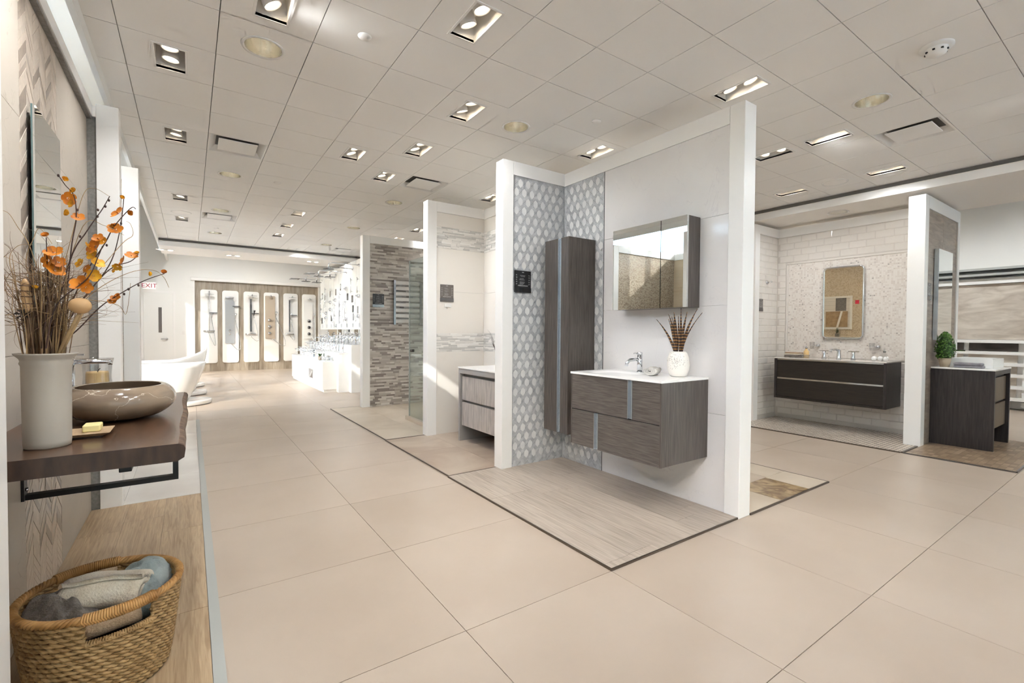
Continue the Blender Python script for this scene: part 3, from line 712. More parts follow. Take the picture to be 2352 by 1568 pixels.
PM = thing('display_partition', 'second left partition, deeper booth with beige tile and ribbed grey mosaic', 'partition', (-.8, 5.3, 0))
XD = -2.2
part(PM, 'wall_core', 'white_wall', XD-.1, XD-.015, 4.42, 6.09, 0, ZP)
part(PM, 'side_core', 'white_wall', XD-.015, -.54, 5.99, 6.07, 0, ZP); part(PM, 'side_core', 'white_wall', XD-.015, -.70, 4.42, 4.5, 0, ZP)
for a, b in ((0, .55), (.55, 1.1), (1.1, 1.65), (1.65, 2.2), (2.2, ZP)): part(PM, 'wall_tile', 'beige_wall_tile', XD-.015, XD, 4.5, 5.975, a+.001, b-.001)
part(PM, 'mosaic_panel', 'mosaic_left', XD, -.54, 5.975, 5.99, 0, ZP)
part(PM, 'end_post', 'white_paint', -.54, -.41, 5.955, 6.085, 0, ZT, bevel=.004)
part(PM, 'top_cap', 'white_paint', XD-.11, -.54, 5.955, 6.085, ZP, ZT); part(PM, 'top_cap', 'white_paint', XD-.11, XD+.015, 4.42, 5.955, ZP, ZT)
mm_ = thing('framed_mirror', 'black framed mirror on the beige tile of the second left booth', 'mirror', (XD, 5.0, 1.1))
MB().box(XD, XD+.035, 4.6, 5.2, 1.0, 1.06).box(XD, XD+.035, 4.6, 5.2, 1.72, 1.78).box(XD, XD+.035, 4.6, 4.66, 1.06, 1.72).box(XD, XD+.035, 5.14, 5.2, 1.06, 1.72).build('frame', 'black_steel', mm_)
MB().box(XD+.001, XD+.02, 4.66, 5.14, 1.06, 1.72).build('mirror_glass', 'mirror', mm_)
PN = thing('display_partition', 'third left partition standing between the booths and the bathtubs', 'partition', (-.65, 7.2, 0))
part(PN, 'wall_core', 'white_wall', -.70, -.60, 6.09, 8.25, 0, ZP); part(PN, 'top_cap', 'white_paint', -.72, -.56, 6.09, 8.25, ZP, 2.865); part(PN, 'wall_tile', 'wall_stone', -.60, -.59, 6.09, 8.25, 0, ZP)

# ================================================================== floor patches
def patch(name, label, x0, x1, y0, y1, mat, cells, edges, zt=.012, em='edge_metal', piece='plank'):
    t = thing(name, label, 'floor panel', ((x0+x1)/2, (y0+y1)/2, 0), kind='structure')
    MB().box(x0, x1, y0, y1, 0, zt-.004).build('underlay', 'grout', t)
    for c in cells: MB().box(c[0]+.0008, c[1]-.0008, c[2]+.0008, c[3]-.0008, zt-.004, zt).build(piece, c[4] if len(c) > 4 else mat, t)
    for e in edges: MB().box(*e, 0, zt+.001).build('edge_strip', em, t)
    return t
def planks(x0, x1, y0, y1, n, ln, seed):
    rr = random.Random(seed); out = []; w_ = (x1-x0)/n
    for k in range(n):
        y = y0-rr.random()*ln
        while y < y1:
            a, b = max(y, y0), min(y+ln, y1)
            if b-a > .01: out.append((x0+k*w_, x0+(k+1)*w_, a, b))
            y += ln
    return out
patch('trim_5', 'pale oak plank floor of the floating vanity display', 1.885, 3.147, 1.752, 3.70, 'oak_plank', planks(1.885, 3.147, 1.752, 3.70, 6, 1.2, 2),
      [(1.877, 1.885, 1.744, 3.70), (1.885, 3.14, 1.744, 1.752)])
patch('trim_6', 'taupe stone floor of the grey vanity display', 1.897, 3.2, 3.715, 5.335, 'stone_taupe',
      [(1.897, 2.45, 3.715, 4.6), (2.45, 3.2, 3.715, 4.6), (1.897, 2.45, 4.6, 5.335), (2.45, 3.2, 4.6, 5.335)], [(1.889, 1.897, 3.70, 5.35), (1.897, 3.2, 3.70, 3.712)], piece='stone_tile')
patch('trim_7', 'beige stone floor of the shower display', 1.905, 4.25, 5.36, 7.98, 'stone_beige',
      [(1.905+k*.5, min(1.905+(k+1)*.5, 4.25), a, b) for k in range(5) for a, b in ((5.36, 6.2), (6.2, 7.05), (7.05, 7.83))], [(1.897, 1.905, 5.36, 7.99), (1.905, 4.2, 5.345, 5.357), (1.9, 2.37, 7.98, 7.99)], piece='stone_tile')
MB().box(1.905, 2.37, 7.83, 7.98, 0, .012).build('stone_tile', 'stone_beige', bpy.data.objects['trim_7'])
patch('trim_8', 'stone tile floor sample with a dark marble inset behind the main partition', 3.285, 4.57, 1.742, 3.73, 'stone_beige',
      [(3.285, 3.75, 1.742, 2.1), (3.75, 4.22, 1.742, 2.1, 'emperador'), (4.22, 4.57, 1.742, 2.1), (3.285, 3.9, 2.1, 2.75), (3.9, 4.25, 2.1, 2.4, 'stone_taupe'), (4.25, 4.57, 2.1, 2.75), (3.9, 4.25, 2.4, 2.75), (3.285, 4.57, 2.75, 3.73)],
      [(4.57, 4.58, 1.732, 3.73), (3.285, 4.57, 1.732, 1.742)], piece='stone_tile')
patch('trim_9', 'white basketweave mosaic floor of the subway tile display', 6.40, XB, 1.74, 3.6, 'mosaic_floor', [(6.40, XB, 1.74, 3.6)], [(6.385, 6.40, 1.74, 3.6), (6.40, 6.9, 1.715, 1.74)], em='edge_metal', piece='mosaic_sheet')
patch('trim_10', 'brown block mosaic floor under the dark vanity', 6.40, 8.25, .875, 1.70, 'mosaic_brown', [(6.40, 8.25, .875, 1.70)], [(6.39, 6.40, .865, 1.715), (6.40, 8.25, .86, .875)], em='dark_chrome', piece='mosaic_sheet')
patch('trim_11', 'tan plank floor below the live edge shelf', XL, .062, 1.9, 4.39, 'tan_plank', planks(XL, .062, 1.9, 4.39, 3, 1.1, 4), [])
patch('trim_12', 'polished white stone floor of the second left booth', -2.2, .062, 4.395, 8.0, 'marble_gloss',
      [(-2.2, -1.3, 4.5, 5.95), (-1.3, -.41, 4.5, 5.95), (-.41, .062, 4.395, 5.05), (-.41, .062, 5.05, 5.95), (-.41, .062, 6.09, 7.0), (-.41, .062, 7.0, 8.0), (-.41, .062, 5.95, 6.09)], [], piece='stone_tile')
st_ = MB().box(.0635, .105, .6, 8.02, 0, .015).build('trim_13', 'edge_pale'); tag(st_, 'pale metal strip along the edge of the left displays', 'trim', kind='structure')
# ================================================================== ceiling fixtures
def place_names(i, j):
    return None
E_SPOT = 36.0
def lamp(name, loc, energy, d, angle=95, col=(.965, .985, 1), blend=.8, parent=None, r=.05):
    l = bpy.data.lights.new(name, 'SPOT'); l.energy = energy; l.spot_size = R(angle); l.spot_blend = blend; l.color = col; l.shadow_soft_size = r
    o = bpy.data.objects.new(name, l); COL.objects.link(o); o.parent = parent; o.location = Vector(loc)-org(parent); o.rotation_euler = Vector(d).to_track_quat('-Z', 'Y').to_euler()
    return o
SPOT_LABEL = {(-4, 3): 'twin spot nearest the left beam, lamps turned to each other', (-4, 6): 'twin spot beside the left beam left of the white air diffuser', (-3, 1): 'twin spot cut by the top edge left of centre',
    (-1, 0): 'large twin spot at the top centre of the ceiling', (0, 2): 'twin spot left of the brass round downlight', (-1, 5): 'twin spot with one lamp turned sideways, right of the left diffuser',
    (0, 4): 'single looking spot above the middle diffuser', (0, 6): 'twin spot just left of the middle diffuser', (3, -1): 'twin spot above the end post of the main partition', (3, 2): 'twin spot above the inner corner of the main partition',
    (3, 6): 'twin spot beside the left post of the main partition', (6, -1): 'long twin spot left of the right diffuser', (6, 0): 'twin spot half lit right of the main partition end post', (9, -1): 'twin spot nearest the right soffit, right one',
    (9, 1): 'twin spot nearest the right soffit, left one', (-4, 11): 'far twin spot in the leftmost column above the bathtubs', (-4, 14): 'farthest twin spot in the leftmost column beyond the round speaker',
    (-1, 11): 'first of three far twin spots in a line along the aisle', (-1, 13): 'second of three far twin spots in a line along the aisle', (-1, 15): 'third of three far twin spots in a line along the aisle',
    (3, 11): 'twin spot just above the shower booth partition, right side', (3, 13): 'twin spot peeking over the top of the shower booth partition', (0, 18): 'last twin spot at the far soffit left of the tap display', (2, 18): 'last twin spot at the far soffit above the tap display'}
def dirs(i, j):                # showroom lamps are turned towards the displays
    rr = random.Random(i*31+j*7); x, y, z = tc(i, j)
    if j <= -1 and i < 3 or j <= -4: tg = (x-.3, y+2.6, .9)
    elif i <= -4: tg = (-.6, y, 1.3)
    elif (i, j) in ((6, 0), (6, 4)): tg = (3.3, y+.4, 1.4)
    elif i <= 0: tg = (3.15, y+.2, 1.5)
    elif i <= 3: tg = (x+.8, y-1.2, .8)
    else: tg = (7.5, y+.5, 1.3)
    d0 = (Vector(tg)-Vector((x, y, z))).normalized()
    return [(d0+Vector((rr.uniform(-.25, .25), rr.uniform(-.25, .25), -.25))).normalized() for _ in range(2)]
SPFRAME = MB()
a, b, t = SX+.012, SY+.012, .004
SPFRAME.box(-a, a, -b, -SY+.002, -t, 0).box(-a, a, SY-.002, b, -t, 0).box(-a, -SX+.002, -SY, SY, -t, 0).box(SX-.002, a, -SY, SY, -t, 0)
me_fr = SPFRAME.mesh('frame', 'lamp_white')
q = MB().box(-SX-.004, SX+.004, -SY-.004, -SY, 0, .15).box(-SX-.004, SX+.004, SY, SY+.004, 0, .15).box(-SX-.004, -SX, -SY, SY, 0, .15).box(SX, SX+.004, -SY, SY, 0, .15).box(-SX-.004, SX+.004, -SY-.004, SY+.004, .15, .156)
me_bx = q.mesh('housing', 'lamp_inside')
me_can = MB().lathe([(.030, .105), (.040, .095), (.046, .03), (.05, .0), (.046, .0), (.042, .012)], (0, 0, 0), 20, cap0=True, cap1=False).mesh('lamp_can', 'lamp_white')
me_blb = MB().lathe([(.0001, .012), (.042, .012)], (0, 0, 0), 20, cap0=False, cap1=False).mesh('bulb', 'bulb')
for n_, (i, j) in enumerate(SPOT):
    x, y, _ = tc(i, j); lab = SPOT_LABEL.get((i, j))
    d_ = math.hypot(x, y)
    t = thing('twin_spotlight', lab+' recessed in ceiling' if lab and 'ceiling' not in lab else lab or 'unseen twin spotlight in the ceiling grid, placed for its light', 'spotlight', (x, y, HC), 'twin spotlights in the ceiling')
    inst('frame', me_fr, (x, y, HC), t); inst('housing', me_bx, (x, y, HC), t)
    for k, d in enumerate(dirs(i, j)):
        cy = y+(-.078 if k == 0 else .078)
        can = inst('lamp_can', me_can, (x, cy, HC+.03), t); q = (d+Vector((0, 0, -.9))).normalized().to_track_quat('-Z', 'Y').to_euler(); can.rotation_euler = q
        bl = bpy.data.objects.new('bulb', me_blb); COL.objects.link(bl); bl.parent = can
    dd = (dirs(i, j)[0]+dirs(i, j)[1]).normalized()
    lamp('spot_lamp', (x, y, HC-.02), E_SPOT*(1.6 if j < 1 and i < -2 else .7 if j < 0 and i < 3 else .35 if (i, j) in ((3, -1), (-1, 0)) else .68 if i > 3 else .75 if i > -4 else .6), dd, 120, parent=t, r=.07)
RLAB = {(-3, 2): 'large round downlight with mirror reflector near the top left', (1, 2): 'brass toned round downlight over the main partition inner corner', (5, -2): 'brass toned round downlight at the upper right',
        (-3, 8): 'round downlight below the left air diffuser', (1, 8): 'round downlight beside the second partition top'}
me_rim = MB().lathe([(.106, -.001), (.124, -.005), (.126, 0), (.106, .006)], (0, 0, 0), 32, cap0=False, cap1=False).mesh('trim_ring', 'lamp_white')
me_ref = MB().lathe([(.107, .0), (.104, .06), (.085, .14), (.0001, .15)], (0, 0, 0), 32, cap0=False, cap1=False).mesh('reflector', 'lamp_gold')
me_blr = MB().lathe([(.0001, .105), (.03, .11), (.04, .125)], (0, 0, 0), 20, cap0=False, cap1=False).mesh('bulb', 'bulb_soft')
for i, j in ROUND:
    x, y, _ = tc(i, j)
    t = thing('round_downlight', RLAB.get((i, j), 'small round downlight far back in the tile ceiling'), 'downlight', (x, y, HC), 'round downlights in the ceiling')
    inst('trim_ring', me_rim, (x, y, HC), t); inst('reflector', me_ref, (x, y, HC), t); inst('bulb', me_blr, (x, y, HC), t)
VLAB = {(-3, 6): 'square air diffuser on the left of the tile ceiling', (1, 6): 'square air diffuser in the middle above the second partition', (7, -2): 'square air diffuser at the right near the soffit',
        (-3, 13): 'far square air diffuser on the left of the ceiling', (2, 17): 'farthest square air diffuser above the tap display'}
for i, j in VENT:
    x, y, _ = tc(i, j)
    t = thing('air_diffuser', VLAB.get((i, j), 'square ceiling air diffuser out in the room'), 'air vent', (x, y, HC), 'square air diffusers in the ceiling')
    m = MB()
    for (p0, p1) in (((.243, 0), (.205, .055)),):
        vs = []
        for rad, z in ((.2285, .0), (.178, .05)): vs += [(x+sx*rad, y+sy*rad, HC+z) for sx, sy in ((-1, -1), (1, -1), (1, 1), (-1, 1))]
        m.add(vs, [(k, k+4, (k+1) % 4+4, (k+1) % 4) for k in range(4)])
    m.build('sloped_frame', 'lamp_white', t)
    MB().box(x-.162, x+.162, y-.162, y+.162, HC-.002, HC+.006).build('face_plate', 'ceiling_tile', t, bevel=.003); MB().box(x-.185, x+.185, y-.185, y+.185, HC+.05, HC+.054).build('plenum', 'gap_dark', t)
for k, (i, j) in enumerate(SPEAK):
    x, y, _ = tc(i, j); t = thing('ceiling_speaker', ['round ceiling speaker near the right soffit', 'round ceiling speaker at the far left', 'round ceiling speaker above the second partition'][k], 'speaker', (x, y, HC))
    MB().lathe([(.112, -.003), (.128, -.006), (.132, 0)], (x, y, HC), 32, cap0=False, cap1=False).build('rim', 'lamp_white', t); MB().lathe([(.0001, -.006), (.113, -.003)], (x, y, HC), 32, cap0=False, cap1=False).build('grille', 'lamp_inside', t)
for k, (i, j) in enumerate(CAPS):
    x, y, _ = tc(i, j)
    tag(MB().lathe([(.0001, -.007), (.036, -.006), (.04, -.001), (.04, 0)], (x, y, HC), 24, cap0=False).build('ceiling_sprinkler', 'ceiling_tile'),
        ['white sprinkler cap at the top left centre of the ceiling', 'white sprinkler cap above the main partition corner', 'white sprinkler cap far left in the ceiling', 'white sprinkler cap beside the far left downlight', 'white sprinkler cap on the right of the ceiling'][k], 'sprinkler cap')
x, y, _ = tc(*SMOKE); t = thing('smoke_detector', 'white smoke detector in the upper right ceiling', 'smoke detector', (x, y, HC))
MB().lathe([(.085, 0), (.085, -.012), (.06, -.016)], (x, y, HC), 28, cap0=False).xf(lambda p: p).build('base', 'lamp_white', t)
MB().lathe([(.058, -.012), (.05, -.045), (.03, -.058), (.0001, -.06)], (x, y, HC), 28, cap0=False, cap1=False).build('sensor_dome', 'lamp_white', t)
m = MB()
for k in range(8):
    an = 2*PI*k/8; m.box(x+.052*math.cos(an)-.006, x+.052*math.cos(an)+.006, y+.052*math.sin(an)-.006, y+.052*math.sin(an)+.006, HC-.038, HC-.030)
m.build('vent_slot', 'black_steel', t)
# lamps in the lower soffits
for k, (x, y, rz) in enumerate(((.80, 12.0, 0), (2.43, 11.9, 0), (-.40, 12.0, 0), (7.75, 3.3, 1), (7.6, .4, 1), (7.7, 6.5, 1))):
    t = thing('soffit_light', ['long recessed lamp in the far soffit, middle', 'long recessed lamp in the far soffit above the tap display', 'long recessed lamp in the far soffit at the left end', 'recessed lamp in the right soffit above the subway tiles', 'recessed lamp in the right soffit above the slab rack', 'recessed lamp far along the right soffit'][k], 'recessed light', (x, y, ZS))
    hx, hy = ((.16, .06), (.06, .16))[rz]
    MB().box(x-hx, x+hx, y-hy, y+hy, ZS-.006, ZS).build('frame', 'lamp_white', t)
    for s in (-1, 1):
        cx_, cy_ = (x+s*.08, y) if rz == 0 else (x, y+s*.08)
        MB().lathe([(.0001, -.012), (.04, -.010), (.045, -.006)], (cx_, cy_, ZS), 16, cap0=False, cap1=False).build('bulb', 'bulb', t)
    lamp('soffit_lamp', (x, y, ZS-.03), E_SPOT*.8, (0, 0, -1), 120, parent=t)
for k, (x, y) in enumerate(((10.2, -.6), (10.2, 1.4), (10.2, 3.4), (1.2, 14.6), (-.2, 14.6), (2.6, 14.2))):  # unseen lamps added to brighten the slab rack wall and the far wall
    zc_ = 3.7 if k < 3 else 3.9
    t = thing('round_downlight', ['unseen fill lamp added high above the slab rack, near one', 'unseen fill lamp added high above the slab rack, middle one', 'unseen fill lamp added high above the slab rack, far one', 'unseen fill lamp added high up before the middle shower boards', 'unseen fill lamp added high up before the exit door', 'unseen fill lamp added high up before the right shower boards'][k], 'downlight', (x, y, zc_))
    MB().lathe([(.0001, -.006), (.07, -.006), (.085, -.004), (.09, 0)], (x, y, zc_), 24, cap0=False, cap1=False).build('lamp', 'bulb', t); lamp('high_fill_lamp', (x, y, zc_-.03), E_SPOT*(2.2 if k < 3 else 2.6), (.45 if k < 3 else 0, 0 if k < 3 else .55, -1), 130, parent=t)
t = thing('round_downlight', 'round downlight in the right soffit above the subway tile display', 'downlight', (7.23, 2.70, ZS), 'round downlights in the soffit')
inst('trim_ring', me_rim, (7.23, 2.70, ZS-.003), t); MB().lathe([(.0001, -.003), (.107, -.004)], (7.23, 2.70, ZS), 28, cap0=False, cap1=False).build('reflector', 'lamp_gold', t)
# ================================================================== main vanity display
v = thing('floating_vanity', 'floating dark oak vanity with white basin top and two drawers', 'vanity', (2.87, 2.44, .38))
VX0, VX1, VY0, VY1, VZ0, VZ1 = 2.607, 3.147, 1.992, 2.892, .382, .958
MB().box(VX0+.02, VX1, VY0+.012, VY1-.012, VZ0, VZ1).build('carcass', 'wood_dark_z', v)
MB().box(VX0, VX1, VY0, VY0+.012, VZ0, VZ1).build('side_panel', 'wood_dark_z', v); MB().box(VX0, VX1, VY1-.012, VY1, VZ0, VZ1).build('side_panel', 'wood_dark_z', v)
zm = (VZ0+VZ1)/2
for k, (z0, z1, hy) in enumerate(((zm+.003, VZ1-.002, 2.262), (VZ0, zm-.003, 2.60))):
    d = MB().box(VX0+.001, VX0+.02, VY0+.013, hy-.022, z0, z1).box(VX0+.001, VX0+.02, hy+.022, VY1-.013, z0, z1).build('drawer_front', 'wood_dark_y', v)
    h = MB().box(VX0+.016, VX0+.02, hy-.022, hy+.022, z0, z1).box(VX0-.004, VX0+.02, hy-.022, hy-.018, z0, z1).box(VX0-.004, VX0+.02, hy+.018, hy+.022, z0, z1).build('channel_handle', 'aluminium', d)
    h['label'] = 'vertical aluminium channel handle'
MB().box(VX0+.015, VX0+.02, VY0+.013, VY1-.013, zm-.004, zm+.004).build('shadow_gap', 'black_steel', v)
# basin top: slab with a soft rectangular hollow
def basin_top(x0, x1, y0, y1, z0, z1, bx0, bx1, by0, by1, depth, nx=26, ny=40):
    m = MB(); vs = []
    for i in range(nx+1):
        for j in range(ny+1):
            x = x0+(x1-x0)*i/nx; y = y0+(y1-y0)*j/ny
            u = (x-(bx0+bx1)/2)/((bx1-bx0)/2); w_ = (y-(by0+by1)/2)/((by1-by0)/2)
            r = (abs(u)**5+abs(w_)**5)**.2
            t = max(0, min(1, (1.0-r)/.35)); t = t*t*(3-2*t)
            vs.append((x, y, z1-depth*t))
    fs = [(i*(ny+1)+j, (i+1)*(ny+1)+j, (i+1)*(ny+1)+j+1, i*(ny+1)+j+1) for i in range(nx) for j in range(ny)]
    m.add(vs, fs, True)
    m.add([(x0, y0, z0), (x1, y0, z0), (x1, y1, z0), (x0, y1, z0), (x0, y0, z1), (x1, y0, z1), (x1, y1, z1), (x0, y1, z1)], [(0, 1, 5, 4), (1, 2, 6, 5), (2, 3, 7, 6), (3, 0, 4, 7)])
    return m
basin_top(VX0-.006, VX1, VY0-.004, VY1+.004, VZ1, .974, 2.66, 3.0, 2.38, 2.82, .012).build('basin_top', 'resin_white', v)
ZV = .974
def lever_faucet(name, label, c, d, h=.17, r=.022, spout=.13, drop=.045, mat='chrome', group=None, cat='faucet'):
    t = thing(name, label, cat, c, group); D = Vector(d).normalized(); C = Vector(c); up = Vector((0, 0, 1))
    MB().cyl(C, C+up*.006, r*1.25, 20).cyl(C, C+up*h*.86, r, 20).cyl(C+up*h*.87, C+up*h, r*.98, 20).build('body', mat, t)
    p0 = C+up*h*.60; pts = [p0, p0+D*spout*.35+up*h*.04, p0+D*spout*.75+up*h*.02, p0+D*spout*.95-up*drop*.4, p0+D*spout-up*drop]
    MB().tube(pts, [r*.62]*5, 12).build('spout', mat, t)
    MB().cyl(C+up*h*.93, C+up*h*.93+D*r*2.6, .006, 8).build('lever', mat, t); return t
lever_faucet('basin_faucet', 'chrome single lever faucet on the white basin of the dark oak vanity', (3.035, 2.535, ZV), (-1, .25, 0), .165, .0215, .13)
b = thing('soap_cup', 'small black holder behind the rolled towel on the vanity', 'holder', (3.08, 2.43, ZV)); MB().rrect((3.08, 2.43, ZV), .05, .05, .008, 'z', .042).build('cup', 'black_steel', b)
vs_ = thing('speckled_vase', 'white egg shaped vase with dark speckles holding feathers', 'vase', (3.0, 2.145, ZV))
VC = (3.0, 2.145, ZV)
prof = [(.045, 0), (.062, .01), (.077, .05), (.081, .09), (.076, .14), (.062, .175), (.050, .188), (.046, .184), (.055, .165), (.06, .12)]
MB().lathe(prof, VC, 36, cap1=False).build('body', 'vase_white', vs_)
sp = MB(); rr = random.Random(2)
for k in range(150):
    an = rr.gauss(PI+.35, .5); z = min(.178, max(.05, rr.gauss(.125, .03)))
    r0 = next(p[0]+(q_[0]-p[0])*(z-p[1])/(q_[1]-p[1]) for p, q_ in zip(prof[:7], prof[1:7]) if p[1] <= z <= q_[1])
    c = Vector((VC[0]+r0*math.cos(an), VC[1]+r0*math.sin(an), VC[2]+z)); sp.sphere(c, rr.uniform(.0009, .0022), seg=5, rings=4)
o = sp.build('specks', 'speck', vs_); o['kind'] = 'stuff'
fb = thing('feather_bunch', 'bunch of barred brown pheasant feathers in the white vase', 'feathers', (VC[0], VC[1], ZV+.1))
for k, (dy, ln, dx, wd) in enumerate(((.185, .25, -.02, .014), (.11, .29, .02, .018), (.065, .25, -.03, .012), (.035, .30, -.01, .022), (.0, .33, .02, .014), (-.07, .30, .0, .016), (-.145, .32, .01, .015), (-.20, .29, -.01, .008), (.09, .27, .03, .011), (-.02, .27, -.03, .012))):
    m = MB(); n = 9; vs = []
    for i in range(n+1):
        t = i/n; c = Vector((VC[0]+dx*t*1.2, VC[1]+.02*(1 if dy > 0 else -1)*(1-t)+dy*(.25*t+.75*t*t), ZV+.13+(.05+ln)*t))
        hw = wd*(math.sin(PI*min(1, t*.9+.12)))**.7*(1-.35*t) if t < 1 else .0008
        vs += [c+Vector((.0, -hw, 0)), c+Vector((-.004, 0, .0)), c+Vector((0, hw, 0)), c+Vector((.004, 0, 0))]
    fs = [(i*4+q_, i*4+(q_+1) % 4, (i+1)*4+(q_+1) % 4, (i+1)*4+q_) for i in range(n) for q_ in range(4)]
    m.add(vs, fs, True); m.build('feather', 'feather_barred', fb)
def towel_roll(name, label, c, axis, length, rad, turns, mat, thick=.008, cat='towel', squash=.8, core=None, seed=0, lump=0., group=None):
    # spiral roll lying on its side; axis = horizontal direction of the roll
    A = Vector(axis).normalized(); Bv = Vector((-A.y, A.x, 0)); m = MB(); n = int(26*turns); vs = []; nl = 10
    rr0 = rad*.12
    for e in range(nl+1):
        s = (e/nl-.5)*length; end = 1-.06*(abs(2*e/nl-1)**4)
        for i in range(n+1):
            t = i/n; a = 2*PI*turns*t; r = (rr0+(rad-thick*.5-rr0)*t)*end
            for off in (-thick*.45, thick*.45):
                q_ = r+off; u = math.cos(a)*q_; z = math.sin(a)*q_*squash
                p = Vector(c)+A*s+Bv*u+Vector((0, 0, z+rad*squash))
                if lump: p += mnoise.noise_vector(p*9+Vector((seed, 0, 0)))*lump
                vs.append(p)
    w2 = 2*(n+1); fs = []
    for e in range(nl):
        for i in range(n):
            b0 = e*w2+2*i; b1 = (e+1)*w2+2*i
            fs += [(b0, b1, b1+2, b0+2), (b0+1, b0+3, b1+3, b1+1)]
        for q_ in (0, 2*n): fs.append((e*w2+q_, e*w2+q_+1, (e+1)*w2+q_+1, (e+1)*w2+q_))
    for e in (0, nl):
        for i in range(n): b0 = e*w2+2*i; fs.append((b0, b0+2, b0+3, b0+1) if e == 0 else (b0, b0+1, b0+3, b0+2))
    m.add(vs, fs, True)
    o = m.build(name, mat); tag(o, label, cat, group); return o
rt = thing('rolled_towel', 'small rolled pale grey towel lying beside the basin faucet', 'towel', (2.90, 2.305, ZV))
o1 = towel_roll('roll', '', (2.90, 2.305, ZV), (-1, -.45, 0), .15, .056, 3.1, 'towel_pale', .0125, squash=.66)
for k in ('label', 'category'):
    if k in o1: del o1[k]
for vv in o1.data.vertices: vv.co -= rt.location
o1.parent = rt
# mirror cabinet
mc = thing('mirror_cabinet', 'two door mirror cabinet with dark oak sides above the floating vanity', 'mirror cabinet', (3.06, 2.435, 1.49))
CX0, CY0, CY1, CZ0, CZ1 = 2.985, 2.075, 2.795, 1.490, 2.162
MB().box(CX0+.022, 3.147, CY0+.018, CY1-.018, CZ0+.012, CZ1-.004).build('carcass', 'mirror', mc)
MB().box(CX0+.0205, 3.147, CY0, CY0+.018, CZ0, CZ1).build('side_panel', 'wood_dark_z', mc); MB().box(CX0+.0205, 3.147, CY1-.018, CY1, CZ0, CZ1).build('side_panel', 'wood_dark_z', mc)
MB().box(CX0+.02, 3.147, CY0+.018, CY1-.018, CZ0, CZ0+.012).build('bottom_panel', 'dark_chrome', mc)
yd = 2.305
for a, b in ((CY0, yd-.003), (yd+.003, CY1)): MB().box(CX0, CX0+.02, a, b, CZ0, CZ1).build('mirror_door', 'mirror', mc)
MB().box(CX0+.012, CX0+.02, yd-.006, yd+.006, CZ0, CZ1).build('door_gap', 'black_steel', mc)
# tall cabinet
tcb = thing('tall_cabinet', 'tall narrow dark oak wall cabinet with an aluminium handle strip', 'cabinet', (2.98, 3.34, .365))
KX0, KY0, KY1, KZ0, KZ1 = 2.815, 3.172, 3.508, .366, 2.165
MB().box(KX0+.02, 3.147, KY0, KY1, KZ0, KZ1).build('carcass', 'wood_dark_z', tcb)
ky = 3.294
for a, b in ((KY0, ky-.022), (ky+.022, KY1)): MB().box(KX0, KX0+.02, a, b, KZ0, KZ1).build('door', 'wood_dark_z', tcb)
MB().box(KX0+.016, KX0+.02, ky-.022, ky+.022, KZ0, KZ1).box(KX0-.004, KX0+.02, ky-.022, ky-.018, KZ0, KZ1).box(KX0-.004, KX0+.02, ky+.018, ky+.022, KZ0, KZ1).build('channel_handle', 'aluminium', tcb)
# information signs
def sign(label, x0, x1, z0, z1, c, mat='sign_black', plane='y', brand=True):
    t = thing('information_sign', label, 'sign', ((x0+x1)/2, c, z0) if plane == 'y' else (c, (x0+x1)/2, z0))
    h = z1-z0; w_ = x1-x0; cx_ = (x0+x1)/2
    MB().box(x0, x1, c-.008, c-.001, z0, z1).build('board', mat, t); MB().box(x0-.002, x1+.002, c-.010, c, z0-.03, z0+.015).build('holder', 'dark_chrome', t)
    m = MB(); rr = random.Random(int(x0*1000)+int(z0*1000))
    def ln(a, b, z, th=.0022): m.box(a, b, c-.0088, c-.0079, z-th/2, z+th/2)
    ln(cx_-.012, cx_+.012, z1-.016, .006)
    for k in range(9):
        z = z1-.045-k*.0118*h/.2
        if k not in (2, 5): ln(cx_-w_*rr.uniform(.12, .24), cx_+w_*rr.uniform(.02, .22), z)
    for side in (x0+.012, x1-.03):
        for k in range(5):
            z = z1-.04-k*.024*h/.2
            for q_ in range(2): ln(side, side+rr.uniform(.010, .02), z-q_*.006, .002)
    m.build('small_print', 'sign_text', t)
    text('brand_lettering', 'PORCELANOSA', 'sign_text', (cx_, c-.0085, z0+.034), .0165*w_/.19, '-y', t, ext=.0004)
    return t
sign('black product sign with white print on the hexagon mosaic', 2.525, 2.715, 1.705, 1.882, 3.612)
sign('grey product sign on the cream wall of the grey vanity booth', 2.568, 2.75, 1.70, 1.885, 5.285, 'sign_grey')
sign('black product sign on the strip mosaic wall of the shower booth', 2.55, 2.745, 1.735, 1.93, 7.834)
sign('grey product sign on the subway tile side wall', 6.97, 7.085, 1.66, 1.815, 3.614, 'sign_grey')
sign('dark product sign on the brown tile beside the tall mirror', 7.03, 7.16, 1.73, 1.90, 1.705, 'sign_grey')
rc = tag(MB().box(2.625, 2.715, 5.272, 5.285, 1.605, 1.632).box(2.622, 2.718, 5.27, 5.285, 1.632, 1.645).build('card_slot', 'plug_white'), 'small white card slot under the grey product sign', 'card holder')

